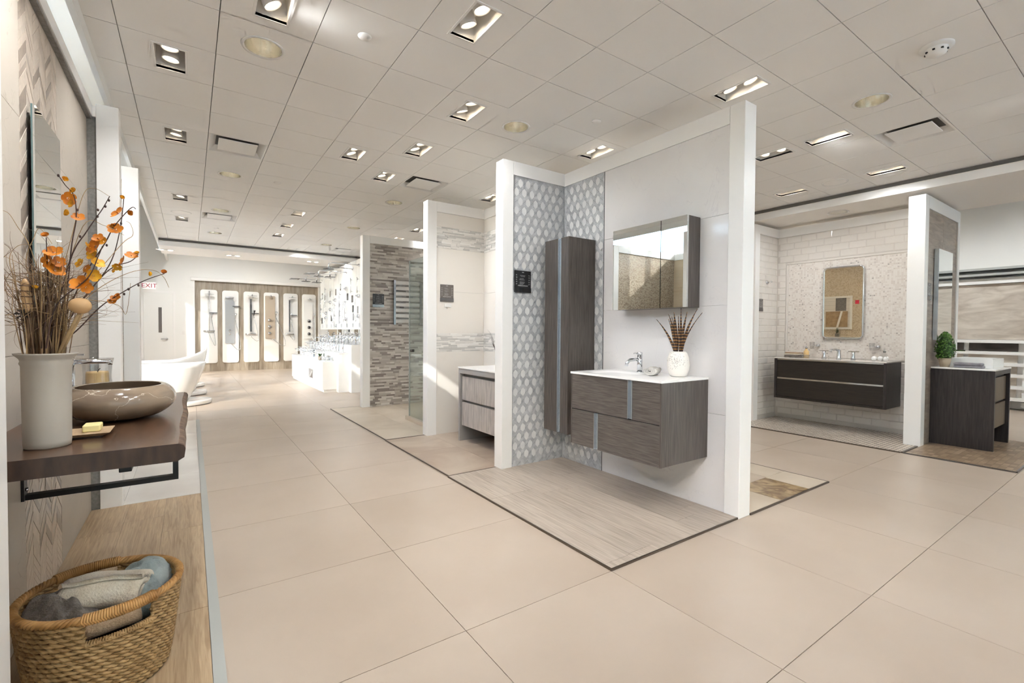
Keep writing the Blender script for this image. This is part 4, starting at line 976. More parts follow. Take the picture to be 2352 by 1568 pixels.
# ================================================================== second booth: grey vanity, twigs
gv = thing('grey_vanity', 'floor standing grey vanity with two pale ash drawers and white top', 'vanity', (2.9, 4.45, 0))
GX, GY0, GY1, GZ = 2.605, 3.98, 4.86, .885
MB().box(GX, XB2, GY1-.03, GY1, .012, GZ-.015).build('leg_panel', 'grey_frame', gv); MB().box(GX, XB2, GY0, GY0+.03, .012, GZ-.015).build('leg_panel', 'grey_frame', gv)
MB().box(GX, XB2, GY0+.03, GY1-.03, GZ-.075, GZ-.015).build('apron', 'grey_frame', gv); MB().box(GX+.05, XB2, GY0+.03, GY1-.03, .20, GZ-.075).build('carcass', 'grey_inside', gv)
for z0, z1 in ((.50, .775), (.20, .472)): MB().box(GX+.02, GX+.05, GY0+.045, GY1-.05, z0, z1).build('drawer_front', 'wood_ash_z', gv, bevel=.002)
MB().box(GX-.006, XB2, GY0-.004, GY1+.005, GZ-.015, GZ).build('top', 'resin_white', gv)
tv = thing('twig_vase', 'slim grey vase with bare curly twigs on the grey vanity', 'vase', (2.98, 4.62, GZ)); MB().lathe([(.018, 0), (.02, .08), (.016, .16), (.014, .16), (.012, .05)], (2.98, 4.62, GZ), 16, cap1=False).build('body', 'vase_clay', tv)
tw = thing('bare_twigs', 'bare brown twigs in the slim vase on the grey vanity', 'twigs', (2.98, 4.62, GZ+.1))
for k in range(4):
    dx, dy = (-.02+.015*k), (.05+.045*k); MB().tube([(2.98+dx*t+.012*math.sin(6*t+k), 4.62+dy*t*(.4+t), GZ+.12+(.22+.05*k)*t-.05*t*t) for t in [i/8 for i in range(9)]], [.0035*(1-i/10) for i in range(9)], 5).build('twig', 'twig', tw)

# ================================================================== third booth: glass panel, towel rail
gp = thing('shower_screen', 'clear glass shower screen standing on a low stone curb', 'shower screen', (2.6, 5.9, 0))
MB().box(2.575, 2.70, 5.405, 6.44, .012, .07).build('curb', 'stone_beige', gp, bevel=.004); MB().box(2.61, 2.619, 5.42, 6.38, .07, 2.31).build('glass_pane', 'glass_clear', gp)
MB().box(2.606, 2.623, 6.376, 6.384, .07, 2.31).build('edge_profile', 'edge_pale', gp)
MB().cyl((2.59, 6.28, 1.02), (2.64, 6.28, 1.02), .02, 12).build('door_knob', 'dark_chrome', gp); MB().box(2.60, 2.63, 5.44, 5.50, 2.22, 2.27).build('clamp', 'chrome', gp)
tr = thing('towel_radiator', 'chrome ladder towel radiator on the strip mosaic wall', 'towel radiator', (3.0, 7.8, 1.4))
MB().box(2.90, 2.935, 7.77, 7.81, 1.41, 2.18).build('upright', 'dark_chrome', tr); MB().box(3.375, 3.41, 7.77, 7.81, 1.41, 2.18).build('upright', 'dark_chrome', tr)
for k in range(8): MB().box(2.935, 3.375, 7.775, 7.79, 1.44+k*.095, 1.50+k*.095).build('bar', 'brushed', tr)
for x in (2.918, 3.392):
    for z in (1.5, 2.1): MB().cyl((x, 7.81, z), (x, 7.835, z), .012, 8).build('bracket', 'chrome', tr)
# ================================================================== right booth: black vanity
bv = thing('black_vanity', 'long floating black brown vanity with a slim chrome groove and pale top', 'vanity', (7.27, 2.72, .37))
BX, BY0, BY1, BZ0, BZ1 = 7.0, 2.057, 3.385, .372, .942
MB().box(BX+.03, XB-.006, BY0+.03, BY1-.03, BZ0+.02, BZ1-.01).build('carcass', 'wood_black_y', bv)
MB().prism([(BX, BY0, BZ0), (XB-.006, BY0, BZ0), (XB-.006, BY0, BZ1), (BX, BY0, BZ1)], (0, .03, 0)).build('side_panel', 'wood_black_z', bv, bevel=.004)
MB().prism([(BX, BY1, BZ0), (XB-.006, BY1, BZ0), (XB-.006, BY1, BZ1), (BX, BY1, BZ1)], (0, -.03, 0)).build('side_panel', 'wood_black_z', bv, bevel=.004)
MB().box(BX, XB-.006, BY0+.03, BY1-.03, BZ0, BZ0+.025).build('bottom_panel', 'wood_black_y', bv)
MB().box(BX+.012, BX+.035, BY0+.033, BY1-.033, BZ0+.03, .648).build('drawer_front', 'wood_black_y', bv); MB().box(BX+.012, BX+.035, BY0+.033, BY1-.033, .672, BZ1-.02).build('drawer_front', 'wood_black_y', bv)
MB().box(BX+.016, BX+.03, BY0+.033, BY1-.033, .650, .670).build('grip_strip', 'chrome', bv); MB().box(BX+.016, BX+.03, BY0+.033, BY1-.033, BZ1-.018, BZ1-.004).build('grip_strip', 'chrome', bv)
MB().box(BX-.002, XB-.006, BY0, BY1, BZ1, .957).build('top', 'marble_gloss', bv, bevel=.003)
ZB = .957
def handle_tap(label, y):
    t = thing('lever_tap', label, 'tap', (7.33, y, ZB)); MB().lathe([(.028, 0), (.026, .01), (.018, .07), (.02, .10)], (7.33, y, ZB), 16).build('stem', 'chrome', t)
    MB().box(7.32, 7.34, y-(.01 if y < 2.7 else -.0)-.06, y+.06, ZB+.10, ZB+.112).build('lever', 'chrome', t, bevel=.003)
handle_tap('left chrome tap handle on the black vanity', 2.87); handle_tap('right chrome tap handle on the black vanity', 2.52)
t = thing('basin_spout', 'chrome basin spout between the tap handles of the black vanity', 'faucet', (7.33, 2.69, ZB)); MB().lathe([(.030, 0), (.028, .01), (.02, .10), (.022, .125)], (7.33, 2.69, ZB), 16).build('stem', 'chrome', t); MB().tube([(7.33, 2.69, ZB+.115), (7.27, 2.71, ZB+.128), (7.20, 2.735, ZB+.12), (7.19, 2.737, ZB+.095)], .016, 10).build('spout', 'chrome', t)
def folded(name, label, c, sx, sy, h, mat, n=3, cat='towel'):
    t = thing(name, label, cat, c); rr = random.Random(int(c[1]*100))
    for k in range(n):
        ox, oy = rr.uniform(-.006, .006), rr.uniform(-.006, .006); m = MB().rrect((c[0]+ox, c[1]+oy, c[2]+k*h/n+.001), sx-.012*k*.5, sy-.012*k*.5, .02, 'z', h/n-.003)
        m.build('fold', mat if isinstance(mat, str) else mat[k % len(mat)], t, bevel=h/n*.35, bseg=3)
    return t
folded('folded_towels', 'stack of beige and grey folded towels on the left of the black vanity', (7.2, 3.21, ZB), .16, .22, .075, ['towel_grey', 'towel_grey', 'towel_white', 'towel_beige'], 4)
def wall_cup(label, y, z, jar=True):
    t = thing('tumbler_holder', label, 'holder', (7.45, y, z)); MB().cyl((XB-.006, y-.03, z), (XB-.05, y-.03, z), .022, 14).build('wall_plate', 'chrome', t)
    MB().tube([(7.44+.035*math.cos(a), y+.02+.035*math.sin(a), z) for a in [2*PI*k/20 for k in range(20)]], .005, 6, closed=True).build('ring', 'chrome', t); MB().cyl((XB-.05, y-.03, z), (7.46, y, z), .006, 6).build('arm', 'chrome', t)
    MB().lathe([(.024, -.05), (.033, .05), (.031, .05), (.022, -.046)], (7.44, y+.02, z), 18, cap1=False).build('tumbler', 'glass_jar', t)
wall_cup('chrome tumbler holder on the mosaic above the soap bottle', 3.05, 1.13); wall_cup('chrome tumbler holder on the mosaic right of the spout', 2.33, 1.13)
def pump(label, c, mat, h=.12):
    t = thing('soap_bottle', label, 'bottle', c); MB().lathe([(.032, 0), (.034, .01), (.034, h*.7), (.014, h*.85), (.014, h)], c, 18).build('bottle', mat, t)
    MB().cyl((c[0], c[1], c[2]+h), (c[0], c[1], c[2]+h+.03), .006, 8).cyl((c[0], c[1], c[2]+h+.03), (c[0]-.04, c[1], c[2]+h+.026), .006, 8).build('pump', 'chrome', t); MB().cyl((c[0], c[1], c[2]+h), (c[0], c[1], c[2]+h+.014), .017, 12).build('collar', 'dark_chrome', t)
pump('tall cream soap bottle with dark collar beside the folded towels', (7.26, 3.07, ZB), 'candle_wax', .13); pump('clear soap bottle with pump at the right of the black vanity', (7.3, 2.17, ZB), 'glass_jar', .11)
t = thing('glass_tray', 'low glass tray in front of the cream soap bottle', 'tray', (7.2, 3.05, ZB)); MB().lathe([(.05, 0), (.062, .045), (.058, .045), (.047, .006)], (7.17, 3.05, ZB), 20, cap1=False).build('dish', 'glass_jar', t)
for k, (x, y) in enumerate(((7.24, 2.26), (7.26, 2.20), (7.22, 2.13))): tag(MB().sphere((x, y, ZB+.03), .03, seg=14, rings=10).build('soap_ball', 'resin_white'), ['left white bath ball beside the clear soap bottle', 'middle white bath ball beside the clear soap bottle', 'right white bath ball beside the clear soap bottle'][k], 'bath ball', 'white bath balls on the black vanity')
# chrome framed mirror
fm = thing('wall_mirror', 'rounded chrome framed mirror on the white mosaic panel', 'mirror', (XB-.03, 2.715, 1.24))
MB().rrect((XB-.035, 2.715, 1.735), .465, .975, .05, 'x', .02, 8).build('mirror_glass', 'mirror_warm', fm)
pts = []
for cx_, cz_, a0 in ((.19, .445, 0), (-.19, .445, 90), (-.19, -.445, 180), (.19, -.445, 270)):
    for k in range(7): a = R(a0+15*k); pts.append((XB-.035, 2.715+cx_+.05*math.cos(a), 1.735+cz_+.05*math.sin(a)))
MB().tube(pts, .012, 8, closed=True).build('frame', 'chrome', fm)
for z in (1.35, 2.1): MB().cyl((XB-.006, 2.715, z), (XB-.02, 2.715, z), .03, 12).build('wall_mount', 'dark_chrome', fm)
hk = thing('robe_hook', 'small chrome robe hook on the subway tile side wall', 'hook', (7.2, 3.6, 2.07)); MB().cyl((7.2, 3.618, 2.07), (7.2, 3.60, 2.07), .028, 14).build('rosette', 'chrome', hk); MB().cyl((7.2, 3.60, 2.07), (7.2, 3.55, 2.075), .010, 8).sphere((7.2, 3.545, 2.076), .014).build('peg', 'chrome', hk)
tb = thing('hanging_towel', 'cream towel hanging on a rail at the end of the black vanity', 'towel', (7.35, 1.93, .5))
m = MB(); m.box(7.28, 7.42, 1.885, 1.897, .52, 1.0).box(7.28, 7.42, 1.915, 1.927, .58, 1.0).box(7.28, 7.42, 1.885, 1.927, 1.0, 1.012); m.build('cloth', 'towel_white', tb, bevel=.005)
rl = thing('towel_rail', 'short chrome towel rail at the end of the black vanity', 'towel rail', (7.35, 1.9, 1.0)); MB().cyl((7.2, 1.906, .992), (7.5, 1.906, .992), .006, 8).build('bar', 'chrome', rl); MB().cyl((7.5, 1.906, .992), (XB-.006, 1.906, .992), .012, 10).build('wall_post', 'chrome', rl)

# ================================================================== dark vanity with vessel sink
dv = thing('dark_vanity', 'floor standing dark plank vanity with brown drawers and white top', 'vanity', (7.65, 1.43, 0))
DX0, DX1, DY0, DY1, DZ = 7.252, 8.06, 1.165, 1.704, .918
MB().box(DX0, DX0+.04, DY0, DY1, .012, DZ-.018).build('end_panel', 'wood_black_z', dv); MB().box(DX1-.04, DX1, DY0, DY1, .012, DZ-.018).build('end_panel', 'wood_black_z', dv)
MB().box(DX0+.04, DX1-.04, DY0, DY1, DZ-.07, DZ-.018).build('apron', 'wood_black_z', dv); MB().box(DX0+.04, DX1-.04, DY0+.05, DY1, .24, DZ-.07).build('carcass', 'wood_black_z', dv)
for z0, z1 in ((.54, .815), (.24, .515)): MB().box(DX0+.05, DX1-.05, DY0+.03, DY0+.05, z0, z1).build('drawer_front', 'wood_brown_z', dv, bevel=.002)
MB().box(DX0-.004, DX1+.004, DY0-.006, DY1, DZ-.018, DZ).build('top', 'resin_white', dv, bevel=.002)
vk = thing('vessel_sink', 'white rectangular vessel sink on the dark vanity', 'sink', (7.72, 1.40, DZ))
def open_box(x0, x1, y0, y1, z0, z1, t, zb):
    m = MB().box(x0, x1, y0, y0+t, z0, z1).box(x0, x1, y1-t, y1, z0, z1).box(x0, x0+t, y0+t, y1-t, z0, z1).box(x1-t, x1, y0+t, y1-t, z0, z1).box(x0+t, x1-t, y0+t, y1-t, z0, zb); return m
open_box(7.46, 8.0, 1.215, 1.58, DZ, DZ+.105, .018, DZ+.03).build('bowl', 'resin_white', vk)
folded('folded_hand_towel', 'lilac grey folded towel in front of the vessel sink', (7.37, 1.40, DZ), .12, .25, .06, 'towel_lilac', 2)
wf = thing('wall_faucet', 'chrome wall mounted faucet on the brown tile above the vessel sink', 'faucet', (7.78, 1.6, 1.12)); MB().box(7.66, 7.86, 1.699, 1.706, 1.06, 1.15).build('plate', 'chrome', wf); MB().box(7.72, 7.75, 1.50, 1.70, 1.10, 1.115).build('spout', 'chrome', wf); MB().cyl((7.82, 1.70, 1.11), (7.82, 1.66, 1.11), .02, 12).cyl((7.82, 1.665, 1.12), (7.80, 1.60, 1.135), .006, 6).build('lever', 'chrome', wf)
bp_ = thing('boxwood_plant', 'clipped cone shaped green boxwood plant on the dark vanity', 'plant', (7.34, 1.60, DZ)); PC = (7.34, 1.60, DZ)
MB().lathe([(.042, 0), (.062, .105), (.056, .105), (.05, .07)], PC, 20, cap1=True).build('pot', 'pot_clay', bp_)
MB().lathe([(.055, .10), (.078, .17), (.072, .25), (.045, .34), (.01, .40)], PC, 16).build('leaf_core', 'plant_dark', bp_)
lf = MB(); rr = random.Random(4)
for k in range(620):
    t = rr.random()**.8; z = .10+.31*t; r0 = (.085*math.sin(PI*min(1, .32+.68*t)))**1 if t < .97 else .012; r0 = max(.012, .088*(1-((t-.28)/.72)**2 if t > .28 else 1-(.28-t)*1.2)**.6) if t < .98 else .012
    an = rr.random()*2*PI; c = Vector((PC[0]+r0*math.cos(an), PC[1]+r0*math.sin(an), PC[2]+z)); nrm = Vector((math.cos(an), math.sin(an), .4)).normalized()
    u = nrm.cross(Vector((rr.gauss(0, 1), rr.gauss(0, 1), rr.gauss(0, 1)))).normalized(); w_ = nrm.cross(u); s = rr.uniform(.010, .017); tip = nrm*s*.6
    lf.add([c-u*s*.8, c+w_*s*.5+tip*.5, c+u*s+tip, c-w_*s*.5+tip*.5], [(0, 1, 2, 3)])
o = lf.build('leaves', 'plant_green', bp_); o['kind'] = 'stuff'
tm = thing('tall_mirror', 'tall slim mirror with a bright metal edge on the brown tile', 'mirror', (7.55, 1.68, 1.24)); MB().box(7.29, 7.86, 1.662, 1.68, 1.235, 2.315).build('mirror_glass', 'mirror', tm); MB().box(7.272, 7.29, 1.66, 1.70, 1.235, 2.315).build('metal_edge', 'aluminium', tm); MB().box(7.35, 7.8, 1.68, 1.705, 1.4, 2.15).build('backing', 'black_steel', tm)

# ================================================================== slanted slab rack on the right wall
rk = thing('slab_rack', 'white slanted rack showing large grey stone slabs and small samples', 'display rack', (11.6, .9, 0))
def rx(z): return 11.62+.28*(z/2.4)          # leaning face
def rbox(y0, y1, z0, z1, d0, d1): return MB().add([(rx(z)+d, y, z) for z in (z0, z1) for y in (y0, y1) for d in (d0, d1)], [(0, 1, 3, 2), (4, 6, 7, 5), (0, 4, 5, 1), (2, 3, 7, 6), (0, 2, 6, 4), (1, 5, 7, 3)])
RY0, RY1 = -1.2, 2.9
rbox(RY0, RY1, .2, 2.3, .06, .10).build('back_board', 'white_paint', rk)
for z in (.20, .40, .60, .79, .985, 1.19): rbox(RY0, RY1, z-.035, z+.02, -.05, .06).build('shelf_rail', 'white_paint', rk)
rbox(RY0, RY1, 2.22, 2.32, -.03, .06).build('top_rail', 'white_paint', rk)
for z, m_ in ((.22, 'slab_grey'), (.42, 'slab_grey'), (.62, 'slab_grey'), (.81, 'slab_grey'), (1.01, 'slab_dark')):
    for k in range(6): rbox(RY0+.06+k*.69, RY0+.68+k*.69, z, z+.145, .03, .06).build('stone_sample', m_, rk)
for k in range(3): rbox(RY0+.03+k*1.365, RY0+1.385+k*1.365, 1.215, 2.215, .03, .06).build('stone_slab', 'slab_grey', rk)
for y in (RY0+.02, .15, 1.515, RY1-.02): rbox(y-.03, y+.03, .2, 2.3, -.02, .062).build('divider', 'white_paint', rk)
MB().box(11.75, 12.05, RY0, RY1, 2.36, 2.40).box(11.75, 12.05, RY0, RY1, 2.46, 2.50).build('sliding_track', 'edge_pale', rk); MB().box(11.95, 12.05, RY0, RY1, 0, .12).build('plinth', 'white_paint', rk)
MB().box(11.72, 11.82, 1.5, 1.56, .05, .14).build('floor_socket', 'plug_white', rk)
# ================================================================== left display: live edge shelf and what stands on it
SZ = .90; SY0, SY1, SXR = 2.0, 3.64, -.02
sh = thing('live_edge_shelf', 'thick dark walnut live edge shelf on a black steel bracket', 'shelf', (-.3, 2.8, .84))
m = MB(); n = 80; rr = random.Random(8); vs = []
prof = [(-.015, 0), (0, -.006), (.006, -.02), (.002, -.05), (-.018, -.062)]
for j in range(n+1):
    y = SY0+(SY1-SY0)*j/n; wv = .010*mnoise.noise((0, y*2.3, 1))+.002*mnoise.noise((3, y*7, 1))
    row = [(XL, y, SZ)]+[(SXR+a+wv, y, SZ+b) for a, b in prof]+[(XL, y, SZ-.062)]
    vs += row
k = len(prof)+2
m.add(vs, [(j*k, (j+1)*k, (j+1)*k+1, j*k+1) for j in range(n)]); m.mi = [0]*n
m2 = []
for j in range(n):
    for i in range(1, k-2): m2.append((j*k+i, (j+1)*k+i, (j+1)*k+i+1, j*k+i+1))
m.cm = 2; m.add([], []); 
m.f += m2; m.sm += [True]*len(m2); m.tone += [None]*len(m2); m.mi += [1]*len(m2)
m.f += [(j*k+k-2, (j+1)*k+k-2, (j+1)*k+k-1, j*k+k-1) for j in range(n)]; m.sm += [False]*n; m.tone += [None]*n; m.mi += [2]*n
m.f += [tuple(range(k)), tuple(range((n+1)*k-1, n*k-1, -1))]; m.sm += [False]*2; m.tone += [None]*2; m.mi += [2]*2
m.build('board', ['shelf_wood', 'bark', 'shelf_edge'], sh)
def bracket(y):
    b0 = .575; m = MB().box(-.585, -.575, y-.05, y+.0, b0, SZ-.062).box(-.575, -.05, y-.035, y+.0, b0, b0+.022).box(-.072, -.05, y-.035, y, b0+.022, SZ-.062).box(-.575, -.05, y-.035, y, SZ-.07, SZ-.062)
    o = m.build('bracket', 'black_steel', sh)
    for z in (.62, .69): MB().cyl((-.575, y-.025, z), (-.568, y-.025, z), .008, 10).build('screw', 'chrome', o)
bracket(2.80); bracket(3.5)
MB().box(-.20, -.165, 2.03, 2.09, SZ-.084, SZ-.061).build('fixing_plate', 'black_steel', sh, bevel=.003)
# stone vessel bowl
vb = thing('stone_vessel_sink', 'polished brown stone vessel sink with pale veins on the walnut shelf', 'sink', (-.262, 2.74, SZ)); BC = (-.262, 2.74, SZ)
po = [(.11, .001), (.15, .012), (.195, .045), (.212, .082), (.200, .122), (.172, .146), (.160, .149), (.150, .146)]
pi = [(.150, .146), (.152, .13), (.165, .09), (.14, .045), (.07, .028), (.0001, .026)]
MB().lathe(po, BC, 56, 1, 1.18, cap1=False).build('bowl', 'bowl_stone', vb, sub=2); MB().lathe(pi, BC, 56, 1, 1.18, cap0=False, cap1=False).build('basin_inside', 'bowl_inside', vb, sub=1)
# oval clay vase
cv = thing('clay_vase', 'tall matt grey clay vase with flared lip at the front of the walnut shelf', 'vase', (-.398, 2.21, SZ)); AC = (-.400, 2.195, SZ)
pv = [(.070, 0), (.076, .003), (.078, .02), (.0795, .15), (.081, .275), (.086, .284), (.083, .292), (.086, .30), (.101, .312), (.104, .317), (.098, .318), (.084, .306), (.078, .29), (.076, .20), (.07, .05)]
pv = [(r*.775, z) for r, z in pv]
MB().lathe(pv, AC, 48, 1., 1.05, cap1=False).build('body', 'vase_clay', cv)
# soap dish and soap
sd = thing('soap_dish', 'small wooden soap dish beside the clay vase', 'soap dish', (-.30, 2.33, SZ))
def rotz(c, a): ca, sa = math.cos(a), math.sin(a); return lambda p: (c[0]+(p[0]-c[0])*ca-(p[1]-c[1])*sa, c[1]+(p[0]-c[0])*sa+(p[1]-c[1])*ca, p[2])
MB().add([(-.385, 2.275, .906), (-.265, 2.275, .906), (-.265, 2.39, .906), (-.385, 2.39, .906), (-.405, 2.255, .918), (-.245, 2.255, .918), (-.245, 2.41, .918), (-.405, 2.41, .918)],
         [(0, 3, 2, 1), (4, 5, 6, 7), (0, 1, 5, 4), (1, 2, 6, 5), (2, 3, 7, 6), (3, 0, 4, 7)]).xf(rotz((-.325, 2.33), .0)).build('dish', 'soap_dish', sd, bevel=.002)
MB().box(-.38, -.27, 2.28, 2.385, SZ+.0005, .906).build('foot', 'shelf_edge', sd)
so_ = tag(MB().box(-.328, -.277, 2.295, 2.365, .9185, .9445).build('soap_bar', 'soap', bevel=.005, bseg=3), 'pale yellow soap bar on the wooden soap dish', 'soap')
# tall faucet
tf = thing('tall_faucet', 'tall chrome faucet with a long flat spout behind the clay vase', 'faucet', (-.475, 3.02, SZ)); TC = Vector((-.475, 3.02, SZ))
MB().cyl(TC, TC+Vector((0, 0, .008)), .03, 20).cyl(TC, TC+Vector((0, 0, .255)), .022, 20).build('body', 'chrome', tf); MB().cyl(TC+Vector((0, 0, .242)), TC+Vector((.155, 0, .242)), .011, 12).cyl(TC+Vector((.15, 0, .243)), TC+Vector((.15, 0, .225)), .010, 10).build('spout', 'chrome', tf)
MB().cyl(TC+Vector((0, 0, .258)), TC+Vector((0, 0, .276)), .021, 20).box(-.487, -.42, 3.012, 3.028, SZ+.272, SZ+.280).build('lever', 'chrome', tf)
pb = tag(MB().lathe([(.018, 0), (.026, .01), (.028, .03), (.02, .045), (.014, .055)], (-.44, 2.98, SZ+.07), 14).lathe([(.016, 0), (.016, .07)], (-.44, 2.98, SZ), 12).build('stone_finial', 'bowl_stone'), 'small rounded stone finial between vase and faucet', 'ornament')
# candle in a hurricane glass
CCx, CCy = -.405, 3.28
hg = thing('hurricane_glass', 'clear waisted hurricane glass around the pillar candle', 'glass holder', (CCx, CCy, SZ))
MB().lathe([(.055, .0), (.060, .01), (.062, .10), (.058, .15), (.062, .21), (.069, .245), (.067, .245), (.060, .21), (.056, .15), (.06, .10), (.056, .014)], (CCx, CCy, SZ), 32, cap1=False).build('glass', 'glass_jar', hg)
tl = MB()
for k in range(7): tl.tube([(CCx-.063+.003*k, CCy-.02, SZ+.08+.004*k), (CCx-.075+.006*k, CCy-.022, SZ+.10+.003*(k % 3))], .0016, 5)
tl.build('twig_decoration', 'twig', hg)
cn = thing('pillar_candle', 'cream pillar candle inside the hurricane glass', 'candle', (CCx, CCy, SZ+.015)); MB().lathe([(.046, .016), (.0475, .025), (.0475, .165), (.045, .175), (.02, .170), (.0001, .168)], (CCx, CCy, SZ), 28).build('wax', 'candle_wax', cn); MB().tube([(CCx, CCy, SZ+.165), (CCx+.003, CCy, SZ+.18), (CCx+.012, CCy, SZ+.192)], .0018, 5).build('wick', 'wick', cn)
# frameless mirror
lm = thing('left_mirror', 'tall frameless mirror standing off the chevron mosaic wall', 'mirror', (-.56, 3.16, 1.2)); MB().box(-.5615, -.555, 2.895, 3.39, 1.22, 2.287).build('mirror_glass', 'mirror', lm); MB().box(-.5675, -.5615, 2.895, 3.39, 1.22, 2.287).build('glass_edge', 'mirror_edge', lm); MB().box(-.585, -.5675, 2.99, 3.30, 1.3, 2.2).build('backing', 'black_steel', lm)

# dried arrangement -------------------------------------------------------
da = thing('dried_arrangement', 'dried grass and curly twig arrangement with orange flowers in the clay vase', 'dried flowers', (AC[0], AC[1], SZ+.2))
NECK = Vector((AC[0], AC[1], SZ+.30))
def at(px, py, y):                # world point at depth y seen in direction of a photo measurement
    d = CR*(px-1176)/F_PX-CU*(py-784)/F_PX+CF; return Vector((0, 0, CAM_H))+d*(y/d.y)
rr = random.Random(21)
gm = MB(); gp2 = MB()
for k in range(170):
    a = rr.random()*2*PI; r0 = rr.random()**.6*.05; b0 = NECK+Vector((r0*math.cos(a)*.6, r0*math.sin(a)*.6, -.20)); h = rr.uniform(.16, .36)
    tip = NECK+Vector((r0*math.cos(a)*rr.uniform(.9, 1.9)+rr.gauss(0, .012), r0*math.sin(a)*rr.uniform(.9, 1.7), h))
    mid = b0.lerp(tip, .55)+Vector((rr.gauss(0, .006), rr.gauss(0, .006), 0)); rd = rr.uniform(.0009, .0024)
    (gm if rr.random() < .75 else gp2).tube([b0, b0.lerp(mid, .5), mid, mid.lerp(tip, .5)+Vector((rr.gauss(0, .004), 0, 0)), tip], [rd, rd, rd, rd*.7, rd*.3], 5, cap=False)
for k in range(170):                       # curling tendrils
    a = rr.random()*2*PI; ln = rr.uniform(.10, .23); st0 = NECK+Vector((rr.gauss(0, .03), rr.gauss(0, .03), rr.uniform(.08, .28))); p = st0.copy(); d = Vector((math.cos(a)*.9, math.sin(a)*.55, rr.uniform(-.2, 1.1))).normalized()
    ax_ = Vector((rr.gauss(0, 1), rr.gauss(0, 1), rr.gauss(0, 1))).normalized(); cu = rr.uniform(-.42, .42); pts = []
    for i in range(14):
        pts.append(p.copy()); p = p+d*ln/12; d = (d+ax_.cross(d)*cu*(1 if i < 9 else 1.6)*.6).normalized()
    (gm if rr.random() < .7 else gp2).tube(pts, [.0011*(1-i/16) for i in range(14)], 4, cap=False)
for pts in ([(20, 600), (50, 560), (100, 640)], [(8, 595), (28, 640), (15, 590)], [(5, 640), (20, 615), (40, 560), (75, 560)]): pass
def pix_curve(m, P, y, r, nsub=6):
    W = [at(a, b, y) for a, b in P]; out = []
    for i in range(len(W)-1):
        p0, p1, p2, p3 = W[max(i-1, 0)], W[i], W[i+1], W[min(i+2, len(W)-1)]
        for s in range(nsub):
            t = s/nsub; out.append(.5*((2*p1)+(p2-p0)*t+(2*p0-5*p1+4*p2-p3)*t*t+(3*p1-p0-3*p2+p3)*t*t*t))
    out.append(W[-1]); n_ = len(out); m.tube(out, [r*(1-.5*i/n_) for i in range(n_)], 5, cap=False)
for P in ([(90, 790), (45, 700), (12, 640), (6, 596), (25, 575), (10, 560)], [(95, 780), (50, 690), (22, 600), (40, 565), (75, 562)], [(100, 700), (60, 610), (78, 545), (92, 525), (120, 560)], [(120, 700), (160, 560), (190, 450), (215, 432), (250, 450)],
          [(150, 700), (210, 640), (280, 560), (305, 540), (300, 515), (290, 508)], [(160, 720), (230, 660), (300, 625), (350, 620), (375, 635), (388, 660)], [(130, 700), (190, 520), (240, 518), (285, 540)], [(110, 700), (70, 570), (40, 520), (20, 490), (0, 482)],
          [(140, 720), (200, 690), (270, 700), (290, 720), (300, 650)], [(60, 800), (40, 690), (20, 680), (10, 650), (30, 620)], [(170, 740), (215, 720), (245, 722)]):
    pix_curve(gp2 if rr.random() < .5 else gm, P, 2.2+rr.uniform(-.05, .08), .0013)
o = gm.build('dry_grass', 'grass_dry', da); o['kind'] = 'stuff'; o = gp2.build('pale_grass', 'grass_pale', da); o['kind'] = 'stuff'
BR = [([(112, 800), (150, 680), (165, 560), (175, 500), (170, 450), (150, 425), (135, 403)], 2.19), ([(118, 800), (190, 640), (240, 560), (262, 520), (300, 478), (312, 480)], 2.22), ([(120, 800), (180, 700), (250, 610), (275, 530), (285, 450)], 2.26),
      ([(110, 800), (160, 600), (200, 530), (235, 480), (252, 450)], 2.16), ([(120, 800), (175, 760), (230, 705), (280, 672), (330, 645), (378, 628)], 2.2), ([(105, 800), (130, 700), (200, 640), (225, 590), (235, 565)], 2.12), ([(115, 800), (190, 690), (250, 620), (300, 600), (318, 583)], 2.3),
      ([(95, 800), (110, 690), (108, 600), (106, 545)], 2.14), ([(110, 800), (120, 680), (118, 610), (120, 585)], 2.2)]
for P, y in BR:
    m = MB(); pix_curve(m, P, y, .0024); m.build('branch', 'twig', da)
def flower(px, py, y, s, gold=False, bud=False, seed=0):
    c = at(px, py, y); m = MB(); q_ = random.Random(seed); face = Vector((-.2+q_.uniform(-1., 1.), -q_.uniform(.25, 1), q_.uniform(-.4, .9))).normalized(); u = face.orthogonal().normalized(); w_ = face.cross(u); a0 = q_.random()*6
    n_ = 5
    for k in range(n_):
        a = a0+2*PI*k/n_; d = u*math.cos(a)+w_*math.sin(a); e = face.cross(d); f = .45 if not bud else .9; sp = 1 if not bud else .45
        b_ = c; P = [b_, b_+(d*.40*sp+face*.25*f+e*.50)*s, b_+(d*.95*sp+face*.65*f+e*.52)*s, b_+(d*1.12*sp+face*.78*f)*s, b_+(d*.95*sp+face*.65*f-e*.52)*s, b_+(d*.40*sp+face*.25*f-e*.50)*s, b_+(d*.55*sp+face*.12*f)*s]
        m.add(P, [(0, 1, 6), (1, 2, 6), (2, 3, 6), (3, 4, 6), (4, 5, 6), (5, 0, 6)], True)
    m.sphere(c+face*.15*s, s*.16, seg=6, rings=4)
    o = m.build('bud' if bud else 'flower', 'petal_gold' if gold else 'petal', da); q2 = o.modifiers.new('sub', 'SUBSURF'); q2.levels = 1; q2.render_levels = 1
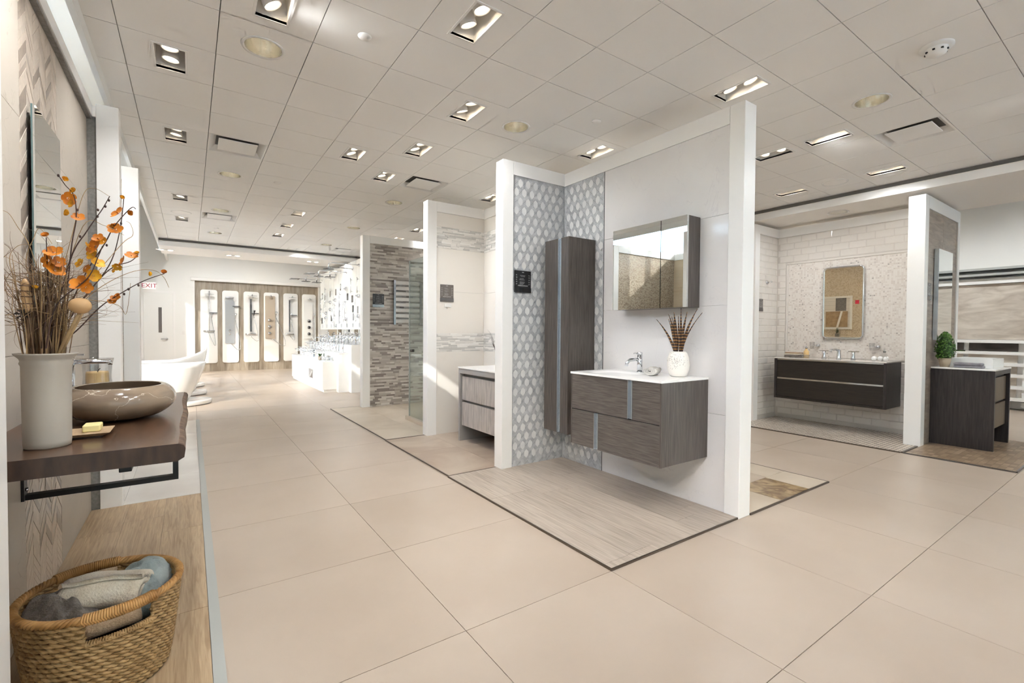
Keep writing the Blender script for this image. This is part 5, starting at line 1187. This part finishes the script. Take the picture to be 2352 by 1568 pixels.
FL = [(147, 412, 2.19, .016, 1, 1), (172, 440, 2.19, .018, 1, 1), (156, 455, 2.19, .026, 0, 0), (165, 468, 2.17, .016, 1, 0), (160, 490, 2.19, .02, 1, 1), (180, 500, 2.19, .022, 0, 0), (279, 454, 2.26, .014, 1, 1), (272, 490, 2.22, .030, 0, 0), (304, 489, 2.22, .018, 0, 1), (262, 517, 2.22, .013, 0, 1), (265, 527, 2.22, .028, 0, 0),
      (106, 543, 2.14, .018, 0, 1), (226, 547, 2.12, .020, 0, 0), (238, 555, 2.12, .018, 1, 0), (220, 567, 2.12, .034, 0, 0), (205, 570, 2.13, .024, 1, 0), (213, 585, 2.14, .022, 1, 0), (124, 580, 2.14, .030, 0, 0), (112, 598, 2.14, .028, 0, 0), (135, 602, 2.15, .022, 0, 0), (126, 620, 2.15, .032, 0, 0), (185, 605, 2.16, .020, 1, 0), (196, 615, 2.16, .018, 0, 0),
      (224, 605, 2.14, .024, 1, 0), (215, 632, 2.14, .024, 1, 0), (185, 652, 2.13, .034, 0, 0), (198, 660, 2.13, .022, 0, 0), (302, 588, 2.3, .024, 0, 0), (283, 600, 2.3, .024, 0, 0), (315, 583, 2.3, .014, 1, 1), (270, 612, 2.28, .018, 1, 0), (265, 622, 2.28, .014, 1, 1), (350, 629, 2.2, .015, 1, 1), (377, 627, 2.2, .017, 0, 1), (265, 685, 2.2, .018, 0, 0), (258, 692, 2.2, .016, 0, 0), (272, 680, 2.2, .014, 0, 1), (80, 662, 2.14, .014, 1, 1)]
for k, (a, b, y, s, g, bd) in enumerate(FL): flower(a, b, y, s*(.84 if not bd else 1.0), g, bd, k)
bd = MB()
for a, b, y in ((134, 403, 2.19), (178, 482, 2.19), (225, 482, 2.16), (224, 497, 2.16), (242, 474, 2.16), (250, 460, 2.16), (184, 543, 2.16), (278, 513, 2.22), (295, 664, 2.2), (318, 655, 2.2), (285, 675, 2.2), (245, 563, 2.22)): bd.sphere(at(a, b, y), .0036, 1, 1, 1.4, 7, 5)
bd.build('seed_buds', 'twig', da)['kind'] = 'stuff'
ec = at(184, 702, 2.10); MB().sphere(ec, .030, 1., .9, .88, 24, 16).build('egg_pod', 'pod', da); MB().tube([NECK+Vector((.01, -.02, -.2)), at(135, 808, 2.17), ec+Vector((-.004, 0, -.028))], .0045, 8).build('pod_stalk', 'grass_pale', da)
MB().tube([NECK+Vector((.02, -.02, -.2)), at(142, 806, 2.18), at(190, 715, 2.14)], .005, 8).build('pod_stalk', 'grass_pale', da)
pc = MB(); p0, p1 = at(66, 722, 2.16), at(56, 640, 2.16)
pc.tube([p0.lerp(p1, t/8) for t in range(9)], [.006, .0125, .0135, .012, .0135, .012, .0125, .010, .004], 12); pc.build('banded_pod', 'pod', da)
for t in (.3, .5, .65, .8):
    c = p0.lerp(p1, t); MB().tube([c+Vector((.0135*math.cos(q_*PI/6), .0135*math.sin(q_*PI/6), 0)) for q_ in range(12)], .0012, 5, closed=True).build('pod_band', 'twig', da)
dk = MB()
for k in range(7):
    a = k*.9; c = at(52, 722, 2.15); dk.add([c, c+Vector((math.cos(a)*.018, .006, math.sin(a)*.02)), c+Vector((math.cos(a+.5)*.022, -.006, math.sin(a+.5)*.022))], [(0, 1, 2)])
dk.build('dark_husk', 'wick', da)
MB().tube([at(68, 800, 2.16), at(66, 760, 2.16), p0], .004, 6).build('pod_stalk', 'grass_dry', da)

# basket with towels -------------------------------------------------------
bk = thing('wicker_basket', 'oval woven wicker basket with wrapped handles on the tan planks', 'basket', (-.272, 2.275, .012)); KC = Vector((-.272, 2.275, .012))
HB = .325
def ell(t, z, dr=0.):             # basket wall: tapers to the base
    s = .80+.20*(z/HB)**.7; a = .232*s+dr; b = .226*s+dr; return KC+Vector((a*math.cos(t), b*math.sin(t), z))
def in_handle(t, z):
    for hc_ in (R(-72), R(108)):
        d = (t-hc_+PI) % (2*PI)-PI
        if abs(d) < .40 and z > HB-.082 and z < HB-.01: return True
    return False
rows = 18; nst = 46; weave = MB()
for r in range(rows):
    z = .012+(HB-.03)*r/(rows-1)
    for strand in (0, 1):
        run = []
        def flush(run):
            if len(run) > 3: weave.tube(run, .0060, 6, cap=True)
        N = nst*6
        for i in range(N+1):
            t = 2*PI*i/N
            if in_handle(t, z+.004): flush(run); run = []; continue
            ph = t*nst/2+(r % 2)*PI/2+strand*PI
            run.append(ell(t, z+.0045*math.cos(ph), .0055*math.sin(ph)))
        flush(run)
o = weave.build('woven_strands', 'wicker', bk); o['kind'] = 'stuff'
stk = MB()
for k in range(nst):
    t = 2*PI*(k+.5)/nst; zt = HB-.085 if in_handle(t, HB-.05) else HB
    stk.tube([ell(t, zz_) for zz_ in (.0, zt*.5, zt)], .0035, 5)
o = stk.build('stakes', 'straw', bk); o['kind'] = 'stuff'
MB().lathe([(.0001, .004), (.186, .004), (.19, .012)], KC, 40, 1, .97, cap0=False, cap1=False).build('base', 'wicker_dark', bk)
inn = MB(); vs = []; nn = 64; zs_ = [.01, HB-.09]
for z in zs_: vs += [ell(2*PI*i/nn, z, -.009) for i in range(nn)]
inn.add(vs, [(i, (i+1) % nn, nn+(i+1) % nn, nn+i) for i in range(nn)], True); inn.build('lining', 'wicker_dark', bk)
rim = MB()
for s in range(4):
    N = 260; rim.tube([ell(2*PI*i/N, HB+.008*math.sin(2*PI*i/N*26+s*PI/2), .009*math.cos(2*PI*i/N*26+s*PI/2)) for i in range(N)], .0062, 6, closed=True)
o = rim.build('braided_rim', 'wicker_rim', bk); o['kind'] = 'stuff'
for hc_ in (R(-72), R(108)):
    hm = MB()
    for k in range(30):
        t = hc_-.42+.84*k/29; c = ell(t, HB); tg = (ell(t+.01, HB)-ell(t-.01, HB)).normalized(); up = Vector((0, 0, 1)); sd_ = tg.cross(up)
        hm.tube([c+sd_*.0165*math.cos(a)+up*.0165*math.sin(a)+tg*.003*a/PI for a in [2*PI*i/12 for i in range(12)]], .0040, 5, closed=True)
    hm.build('handle_wrap', 'wicker_rim', bk)
    lw_ = MB()
    for k in range(26):
        t = hc_-.40+.80*k/25; c = ell(t, HB-.088); tg = (ell(t+.01, HB)-ell(t-.01, HB)).normalized(); up = Vector((0, 0, 1)); sd_ = tg.cross(up)
        lw_.tube([c+sd_*.009*math.cos(a)+up*.009*math.sin(a)+tg*.004*a/PI for a in [2*PI*i/10 for i in range(10)]], .0035, 5, closed=True)
    lw_.build('handle_wrap', 'wicker', bk)
def crumple(name, label, c, sx, sy, sz, mat, seed, folds=5., amp=.02, rot=0.):
    m = MB(); nu, nv = 56, 28; vs = []
    for i in range(nv+1):
        ph = PI*i/nv
        for j in range(nu):
            th = 2*PI*j/nu; d = Vector((math.sin(ph)*math.cos(th), math.sin(ph)*math.sin(th), math.cos(ph)))
            p = Vector((sx*math.copysign(abs(d.x)**.75, d.x), sy*math.copysign(abs(d.y)**.75, d.y), sz*math.copysign(abs(d.z)**.8, d.z)))
            nz = mnoise.noise(Vector((p.x*folds*4, p.y*folds*1.2, p.z*folds*2))+Vector((seed, seed, 0)))
            rdg = 1-abs(mnoise.noise(Vector((p.x*folds*2.2+seed, p.y*folds*6, p.z*3))))
            p += d*(nz*amp+(rdg-.7)*amp*.9)
            x, y = p.x*math.cos(rot)-p.y*math.sin(rot), p.x*math.sin(rot)+p.y*math.cos(rot); vs.append(Vector(c)+Vector((x, y, p.z)))
    fs = [(i*nu+j, (i+1)*nu+j, (i+1)*nu+(j+1) % nu, i*nu+(j+1) % nu) for i in range(nv) for j in range(nu)]
    m.add(vs, fs, True); o = m.build(name, mat, sub=1); return tag(o, label, 'towel')
crumple('grey_towel', 'crumpled grey towel at the left of the wicker basket', (KC.x-.115, KC.y-.01, .245), .08, .145, .095, 'towel_grey', 3, 6, .038, .3)
crumple('blue_towel', 'pale blue grey towel at the back right of the wicker basket', (KC.x+.115, KC.y+.06, .265), .08, .12, .10, 'towel_blue', 9, 3.6, .036, -.5)
towel_roll('white_towel', 'thick fluffy white towel rolled on top of the wicker basket', (KC.x+.01, KC.y+.0, .245), (1, -.35, 0), .24, .088, 2.3, 'towel_white', .026, squash=.82, lump=.016, seed=4)
towel_roll('beige_towel', 'small beige rolled towel by the front handle of the basket', (KC.x+.035, KC.y-.125, .225), (1, .25, 0), .16, .05, 2.2, 'towel_beige', .015, squash=.85, lump=.006, seed=8)
# ================================================================== bathtubs at the far left
def tub(label, c, rx_, ry_, h, flare, lift, gloss='tub_white'):
    t = thing('bathtub', label, 'bathtub', (c[0], c[1], .08)); m = MB(); nu, nv = 48, 10; vs = []
    def row(s, z_k, inset):
        out = []
        for j in range(nu):
            a = 2*PI*j/nu; ca, sa = math.cos(a), math.sin(a)
            e = 2.6; r = 1/((abs(ca)**e+abs(sa)**e)**(1/e))
            x = (rx_*s-inset)*r*ca; y = (ry_*(s*.55+.45)-inset)*r*sa; z = .08+h*z_k+lift*z_k*z_k*max(0, ca)**2
            out.append(Vector((c[0]+x, c[1]+y, z)))
        return out
    for i in range(nv+1):
        k = i/nv; vs += row(1-flare*(1-k)**1.2, k, 0)
    for k, ins in ((1., .025), (.85, .04), (.45, .09), (.2, .16)): vs += row(1-flare*(1-k)**1.2, k, ins)
    R_ = nv+5
    m.add(vs, [(i*nu+j, i*nu+(j+1) % nu, (i+1)*nu+(j+1) % nu, (i+1)*nu+j) for i in range(R_-1) for j in range(nu)]+[tuple(range(nu-1, -1, -1)), tuple(range((R_-1)*nu, R_*nu))], True)
    m.build('shell', gloss, t); return t
def plinth(label, c, rx_, ry_):
    t = thing('round_plinth', label, 'plinth', (c[0], c[1], 0)); MB().lathe([(.97, 0), (.97, .012)], (c[0], c[1], 0), 48, rx_, ry_).build('shadow_base', 'gap_dark', t)
    MB().lathe([(.99, .012), (1.0, .02), (1.0, .07), (.99, .078), (.95, .079), (.94, .08)], (c[0], c[1], 0), 48, rx_, ry_).build('disc', 'gloss_white', t)
for k, (y, rxp, ryp) in enumerate(((9.9, .66, .46), (11.3, .62, .42), (12.9, .62, .42))): plinth(['round white plinth under the nearest bathtub', 'round white plinth under the second bathtub', 'round white plinth under the farthest bathtub'][k], (-.34, y), rxp, ryp)
tub('nearest flared white bathtub beyond the stone sink', (-.47, 9.75), .70, .40, .62, .38, .04)
tub('white slipper bathtub with raised end behind the nearest one', (-.45, 11.25), .74, .42, .60, .30, .26)
tub('farthest low white bathtub in front of the exit door', (-.45, 12.9), .70, .42, .52, .25, .03)

# ================================================================== six shower boards on the far wall
XS = [.493, 1.066, 1.648, 2.226, 2.812, 3.391]; YB = 17.262
def board(k, label):
    t = thing('shower_board', label, 'shower display', (XS[k], YB-.02, .26)); MB().rrect((XS[k], YB-.035, 1.40), .445, 2.28, .07, 'y', .034, 6).build('backing_board', 'gloss_white', t, bevel=.004); return t
def hose(t, x0, z0, x1, z1, low, side=.12, y=None):
    y = YB-.075; P = []
    for i in range(17):
        s = i/16; P.append((x0+(x1-x0)*s+side*math.sin(PI*s), y-.02*math.sin(PI*s), z0+(z1-z0)*s-(low)*math.sin(PI*s)))
    MB().tube(P, .008, 6).build('hose', 'chrome', t)
YF = YB-.06
def rail(t, x, z0, z1, mat='chrome', r=.011):
    MB().cyl((x, YF-.02, z0), (x, YF-.02, z1), r, 10).build('rail', mat, t)
    for z in (z0+.03, z1-.03): MB().cyl((x, YB-.034, z), (x, YF-.02, z), .014, 8).build('bracket', 'chrome', t)
def head(t, x, z, r=.11, arm=.16):
    MB().tube([(x, YB-.034, z+.02), (x, YB-.034-arm*.6, z+.05), (x, YB-.034-arm, z+.03), (x, YB-.034-arm, z)], .010, 8).build('arm', 'chrome', t); MB().lathe([(r*.2, .012), (r, .008), (r, 0)], (x, YB-.034-arm, z-.012), 24).build('rain_head', 'chrome', t)
def mixer(t, x, z, w_=.26):
    MB().cyl((x-w_/2, YF-.02, z), (x+w_/2, YF-.02, z), .022, 12).build('mixer_bar', 'chrome', t)
    for s in (-1, 1): MB().cyl((x+s*w_*.32, YB-.034, z), (x+s*w_*.32, YF-.02, z), .022, 10).build('bracket', 'chrome', t)
def hand(t, x, z, mat='chrome'):
    MB().tube([(x, YF-.04, z-.10), (x+.012, YF-.05, z), (x+.02, YF-.07, z+.07)], [.010, .013, .03], 10).build('hand_shower', mat, t)
def ledge(t, x, z): MB().box(x-.10, x+.10, YF-.05, YB-.034, z, z+.02).build('shelf', 'dark_chrome', t)
b1 = board(0, 'leftmost white shower board with a round rain head and rail'); rail(b1, .50, 1.26, 2.5); head(b1, .50, 2.40, .12); mixer(b1, .49, 1.26, .3); hand(b1, .56, 1.75); hose(b1, .56, 1.64, .47, 1.24, .62, .14); ledge(b1, .61, 1.82)
b2 = board(1, 'second shower board from the left, silver shower column with waterfall outlet'); MB().rrect((1.045, YB-.075, 1.55), .25, 1.35, .03, 'y', .04).build('column_panel', 'silver_panel', b2); MB().box(.93, 1.15, YB-.20, YB-.035, 2.30, 2.34).build('waterfall_outlet', 'chrome', b2)
for z in (1.28, 1.17): MB().cyl((1.04, YB-.075, z), (1.04, YB-.11, z), .03, 14).build('knob', 'chrome', b2)
hand(b2, 1.19, 1.75); hose(b2, 1.19, 1.64, 1.06, .88, .55, .20); ledge(b2, 1.22, 2.04)
b3 = board(2, 'third shower board from the left, flat chrome bar with black hand shower'); MB().box(1.60, 1.65, YF-.03, YF-.01, 1.25, 2.3).build('flat_rail', 'dark_chrome', b3); head(b3, 1.66, 2.40, .14); mixer(b3, 1.62, 1.17, .3); hand(b3, 1.71, 1.86, 'black_steel'); hose(b3, 1.71, 1.75, 1.60, 1.12, .45, .18); ledge(b3, 1.75, 1.83)
b4 = board(3, 'fourth shower board from the left, fawn shower column with three round knobs'); MB().rrect((2.19, YB-.075, 1.72), .29, 1.42, .03, 'y', .04).build('column_panel', 'fawn_panel', b4); head(b4, 2.21, 2.40, .07, .12)
for z in (1.63, 1.42, 1.20): MB().cyl((2.16, YB-.075, z), (2.16, YB-.115, z), .045, 18).build('knob', 'chrome', b4)
hand(b4, 2.35, 1.84); hose(b4, 2.36, 1.72, 2.24, 1.02, .55, .34)
b5 = board(4, 'fifth shower board from the left, slim chrome rail with square head'); MB().box(2.75, 2.79, YF-.03, YF-.01, 1.25, 2.32).build('flat_rail', 'dark_chrome', b5); head(b5, 2.85, 2.40, .12); mixer(b5, 2.77, 1.17, .26); hand(b5, 2.80, 1.80); hose(b5, 2.80, 1.70, 2.78, 1.12, .4, .13); ledge(b5, 2.9, 1.8)
b6 = board(5, 'rightmost shower board half hidden by the tap display, three round knobs'); MB().rrect((3.36, YB-.075, 1.72), .28, 1.42, .03, 'y', .04).build('column_panel', 'gloss_white', b6); head(b6, 3.40, 2.36, .08, .12)
for z in (1.62, 1.40, 1.18): MB().cyl((3.38, YB-.075, z), (3.38, YB-.11, z), .05, 18).build('knob', 'dark_chrome', b6)
hand(b6, 3.53, 1.8); hose(b6, 3.53, 1.7, 3.45, 1.05, .4, .1)

# ================================================================== tap display island
ti = thing('tap_display_island', 'stepped white display island for taps in the middle of the room', 'display stand', (2.7, 12, 0))
T1Z, T2Z, T3Z = .655, .83, 1.0
MB().box(2.27, 2.58, 10.2, 13.75, .06, T1Z).build('lower_tier', 'gloss_white', ti, bevel=.003); MB().box(2.30, 2.58, 10.23, 13.75, 0, .06).build('toe_kick', 'white_wall', ti)
MB().box(2.55, 2.80, 10.05, 13.75, .0, T2Z).build('middle_tier', 'gloss_white', ti, bevel=.003); MB().box(2.76, 3.3, 9.85, 13.75, .0, T3Z).build('upper_tier', 'gloss_white', ti, bevel=.003)
MB().box(2.266, 2.271, 11.15, 11.55, .22, .42).build('picture_panel', 'silver_panel', ti); MB().prism([(2.2655, 11.16, .23), (2.2655, 11.40, .23), (2.2655, 11.16, .36)], (-.001, 0, 0)).build('picture_triangle', 'sign_grey', ti)
MB().prism([(2.2655, 11.20, .38), (2.2655, 11.26, .38), (2.2655, 11.5, .245), (2.2655, 11.44, .245)], (-.0015, 0, 0)).build('picture_stripe', 'white_paint', ti)
MB().box(3.18, 3.3, 9.95, 13.75, T3Z, 1.33).build('backsplash', 'mirror', ti)
wl_ = thing('shower_head_wall', 'white panelled wall of shower fittings above the tap display island', 'display wall', (3.1, 11.9, 1.33))
MB().box(3.06, 3.3, 9.95, 13.85, 1.33, 2.86).build('core', 'white_wall', wl_)
pw = (13.85-9.95)/8
for k in range(8): MB().box(3.03, 3.06, 9.95+k*pw+.006, 9.95+(k+1)*pw-.006, 1.33, 2.86).build('panel', 'gloss_white', wl_)
rr = random.Random(12)
for k in range(8):
    y = 9.95+(k+.5)*pw
    for q_ in range(4):
        z = (2.3, 2.05, 1.8, 1.6)[q_]+rr.uniform(-.06, .06); kind = rr.randrange(3)
        if kind == 0: MB().rrect((3.03, y+rr.uniform(-.08, .08), z), .09, .16, .02, 'x', -.015).build('valve_plate', 'dark_chrome' if rr.random() < .4 else 'chrome', wl_)
        elif kind == 1: MB().cyl((3.03, y, z), (2.99, y, z), .045, 16).cyl((2.99, y, z), (2.95, y, z), .02, 12).build('valve_knob', 'chrome', wl_)
        else: MB().cyl((2.98, y, z-.18), (2.98, y, z+.16), .010, 8).cyl((3.03, y, z+.12), (2.98, y, z+.12), .01, 6).cyl((3.03, y, z-.14), (2.98, y, z-.14), .01, 6).build('slide_rail', 'chrome', wl_)
    MB().rrect((3.03, y, 1.42), .12, .09, .004, 'x', -.003).build('label_card', 'silver_panel', wl_)
    if k % 2 == 0: MB().tube([(2.98, y+.1, 2.0), (2.95, y+.12, 1.7), (2.96, y+.05, 1.5), (2.98, y, 1.65)], .007, 6).build('hose', 'chrome', wl_)
HD = ['round', 'flat', 'square', 'round', 'flat', 'square', 'round', 'flat']
for k in range(8):
    y = 9.95+(k+.5)*pw; ln = (.62, .42, .36, .50, .62, .34, .50, .70)[k]; z = 2.72-.03*(k % 3)
    nm = ['nearest', 'second', 'third', 'fourth', 'fifth', 'sixth', 'seventh', 'farthest'][k]
    t = thing('overhead_shower', nm+' chrome shower head on the panelled wall counted from the strip mosaic partition', 'shower head', (3.0, y, z), 'shower heads on the panelled wall')
    MB().cyl((3.03, y, z), (3.01, y, z), .03, 14).build('rosette', 'chrome', t)
    if HD[k] == 'flat': MB().box(3.01-ln, 3.01, y-.03, y+.03, z-.008, z+.008).build('arm', 'chrome', t); MB().box(3.01-ln-.10, 3.01-ln+.12, y-.13, y+.13, z-.022, z-.008).build('spray_plate', 'dark_chrome', t, bevel=.003)
    else:
        MB().tube([(3.01, y, z), (3.01-ln+.04, y, z), (3.01-ln, y, z-.03), (3.01-ln, y, z-.13)], .012, 8).build('arm', 'chrome', t)
        if HD[k] == 'round': MB().lathe([(.02, .02), (.11, .012), (.11, 0)], (3.01-ln, y, z-.145), 24).build('spray_plate', 'dark_chrome', t)
        else: MB().box(3.01-ln-.1, 3.01-ln+.1, y-.1, y+.1, z-.145, z-.13).build('spray_plate', 'dark_chrome', t, bevel=.003)
def proto(kind):
    t = thing('basin_tap', 'proto', 'tap', (0, 0, 0)); h = (.15, .24, .19)[kind]; rr_ = (.022, .02, .026)[kind]
    if kind == 2: MB().box(-.022, .022, -.022, .022, 0, h).build('body', 'chrome', t, bevel=.003); MB().box(-.15, 0, -.018, .018, h-.05, h-.025).build('spout', 'chrome', t, bevel=.003); MB().box(-.06, .02, -.02, .02, h+.004, h+.016).build('lever', 'chrome', t)
    else:
        MB().cyl((0, 0, 0), (0, 0, h), rr_, 14).build('body', 'chrome', t)
        MB().tube([(0, 0, h*.75), (-.07, 0, h*.82), (-.125, 0, h*.78), (-.14, 0, h*.66)], .013, 8).build('spout', 'chrome', t); MB().cyl((0, 0, h), (-.05, 0, h+.03), .007, 6).cyl((0, 0, h), (0, 0, h+.012), rr_, 12).build('lever', 'chrome', t)
    return t
protos = [proto(k) for k in range(3)]; used = [False]*3
def put(kind, loc, rz, label, group):
    if not used[kind]: r = protos[kind]; used[kind] = True
    else:
        r = protos[kind].copy(); COL.objects.link(r)
        for ch in protos[kind].children:
            c = ch.copy(); COL.objects.link(c); c.parent = r
    r.location = loc; r.rotation_euler = (0, 0, rz); r['label'] = label; r['group'] = group; return r
rr = random.Random(6)
for k in range(11): put(rr.randrange(3), (2.44, 10.75+k*.27, T1Z), rr.uniform(-.3, .3), 'chrome basin tap on the lower white tier of the island', 'taps on the lower tier')
for k in range(13): put(rr.randrange(3), (2.68, 10.2+k*.27, T2Z), rr.uniform(-.3, .3), 'chrome basin tap on the middle white tier of the island', 'taps on the middle tier')
for k in range(13): put(1 if k < 4 else rr.randrange(3), (2.94, 10.0+k*.285, T3Z), rr.uniform(-.2, .2), 'tall chrome tap on the upper white tier before the mirror strip', 'taps on the upper tier')
ty = thing('mirror_tray', 'round mirrored tray on the near end of the lower tier', 'tray', (2.42, 10.5, T1Z)); MB().lathe([(.13, 0), (.14, .006), (.13, .012)], (2.42, 10.5, T1Z), 28).build('plate', 'mirror', ty); MB().tube([(2.42+.14*math.cos(a), 10.5+.14*math.sin(a), T1Z+.06) for a in [2*PI*i/24 for i in range(24)]], .005, 6, closed=True).build('rail', 'chrome', ty)
for k in range(6): MB().cyl((2.42+.14*math.cos(k*PI/3), 10.5+.14*math.sin(k*PI/3), T1Z+.006), (2.42+.14*math.cos(k*PI/3), 10.5+.14*math.sin(k*PI/3), T1Z+.06), .004, 6).build('post', 'chrome', ty)
for k, (dx, dy, h) in enumerate(((-.05, .05, .09), (.04, .06, .11), (.0, -.06, .08), (.06, -.04, .10))): tag(MB().lathe([(.022, .012), (.026, .02), (.026, h), (.022, h)], (2.42+dx, 10.5+dy, T1Z), 14).build('chrome_cup', 'chrome'), ['small chrome cup at the left back of the mirrored tray', 'tall chrome cup at the right back of the mirrored tray', 'short chrome cup at the front left of the mirrored tray', 'chrome cup at the front right of the mirrored tray'][k], 'cup', 'chrome cups on the tray')
gp_ = thing('small_green_plant', 'small bright green plant on the white island', 'plant', (2.36, 11.0, T1Z)); MB().lathe([(.03, 0), (.04, .07), (.036, .07)], (2.36, 10.85, T1Z), 14).build('pot', 'pot_clay', gp_); lf = MB(); rr = random.Random(3)
for k in range(40):
    a = rr.random()*2*PI; s = rr.uniform(.05, .11); c = Vector((2.36, 10.85, T1Z+.06)); d = Vector((math.cos(a)*.6, math.sin(a)*.6, 1.2)).normalized(); u = d.orthogonal().normalized(); lf.add([c, c+d*s*.6+u*.012, c+d*s, c+d*s*.6-u*.012], [(0, 1, 2, 3)])
lf.build('leaves', 'plant_green', gp_)['kind'] = 'stuff'
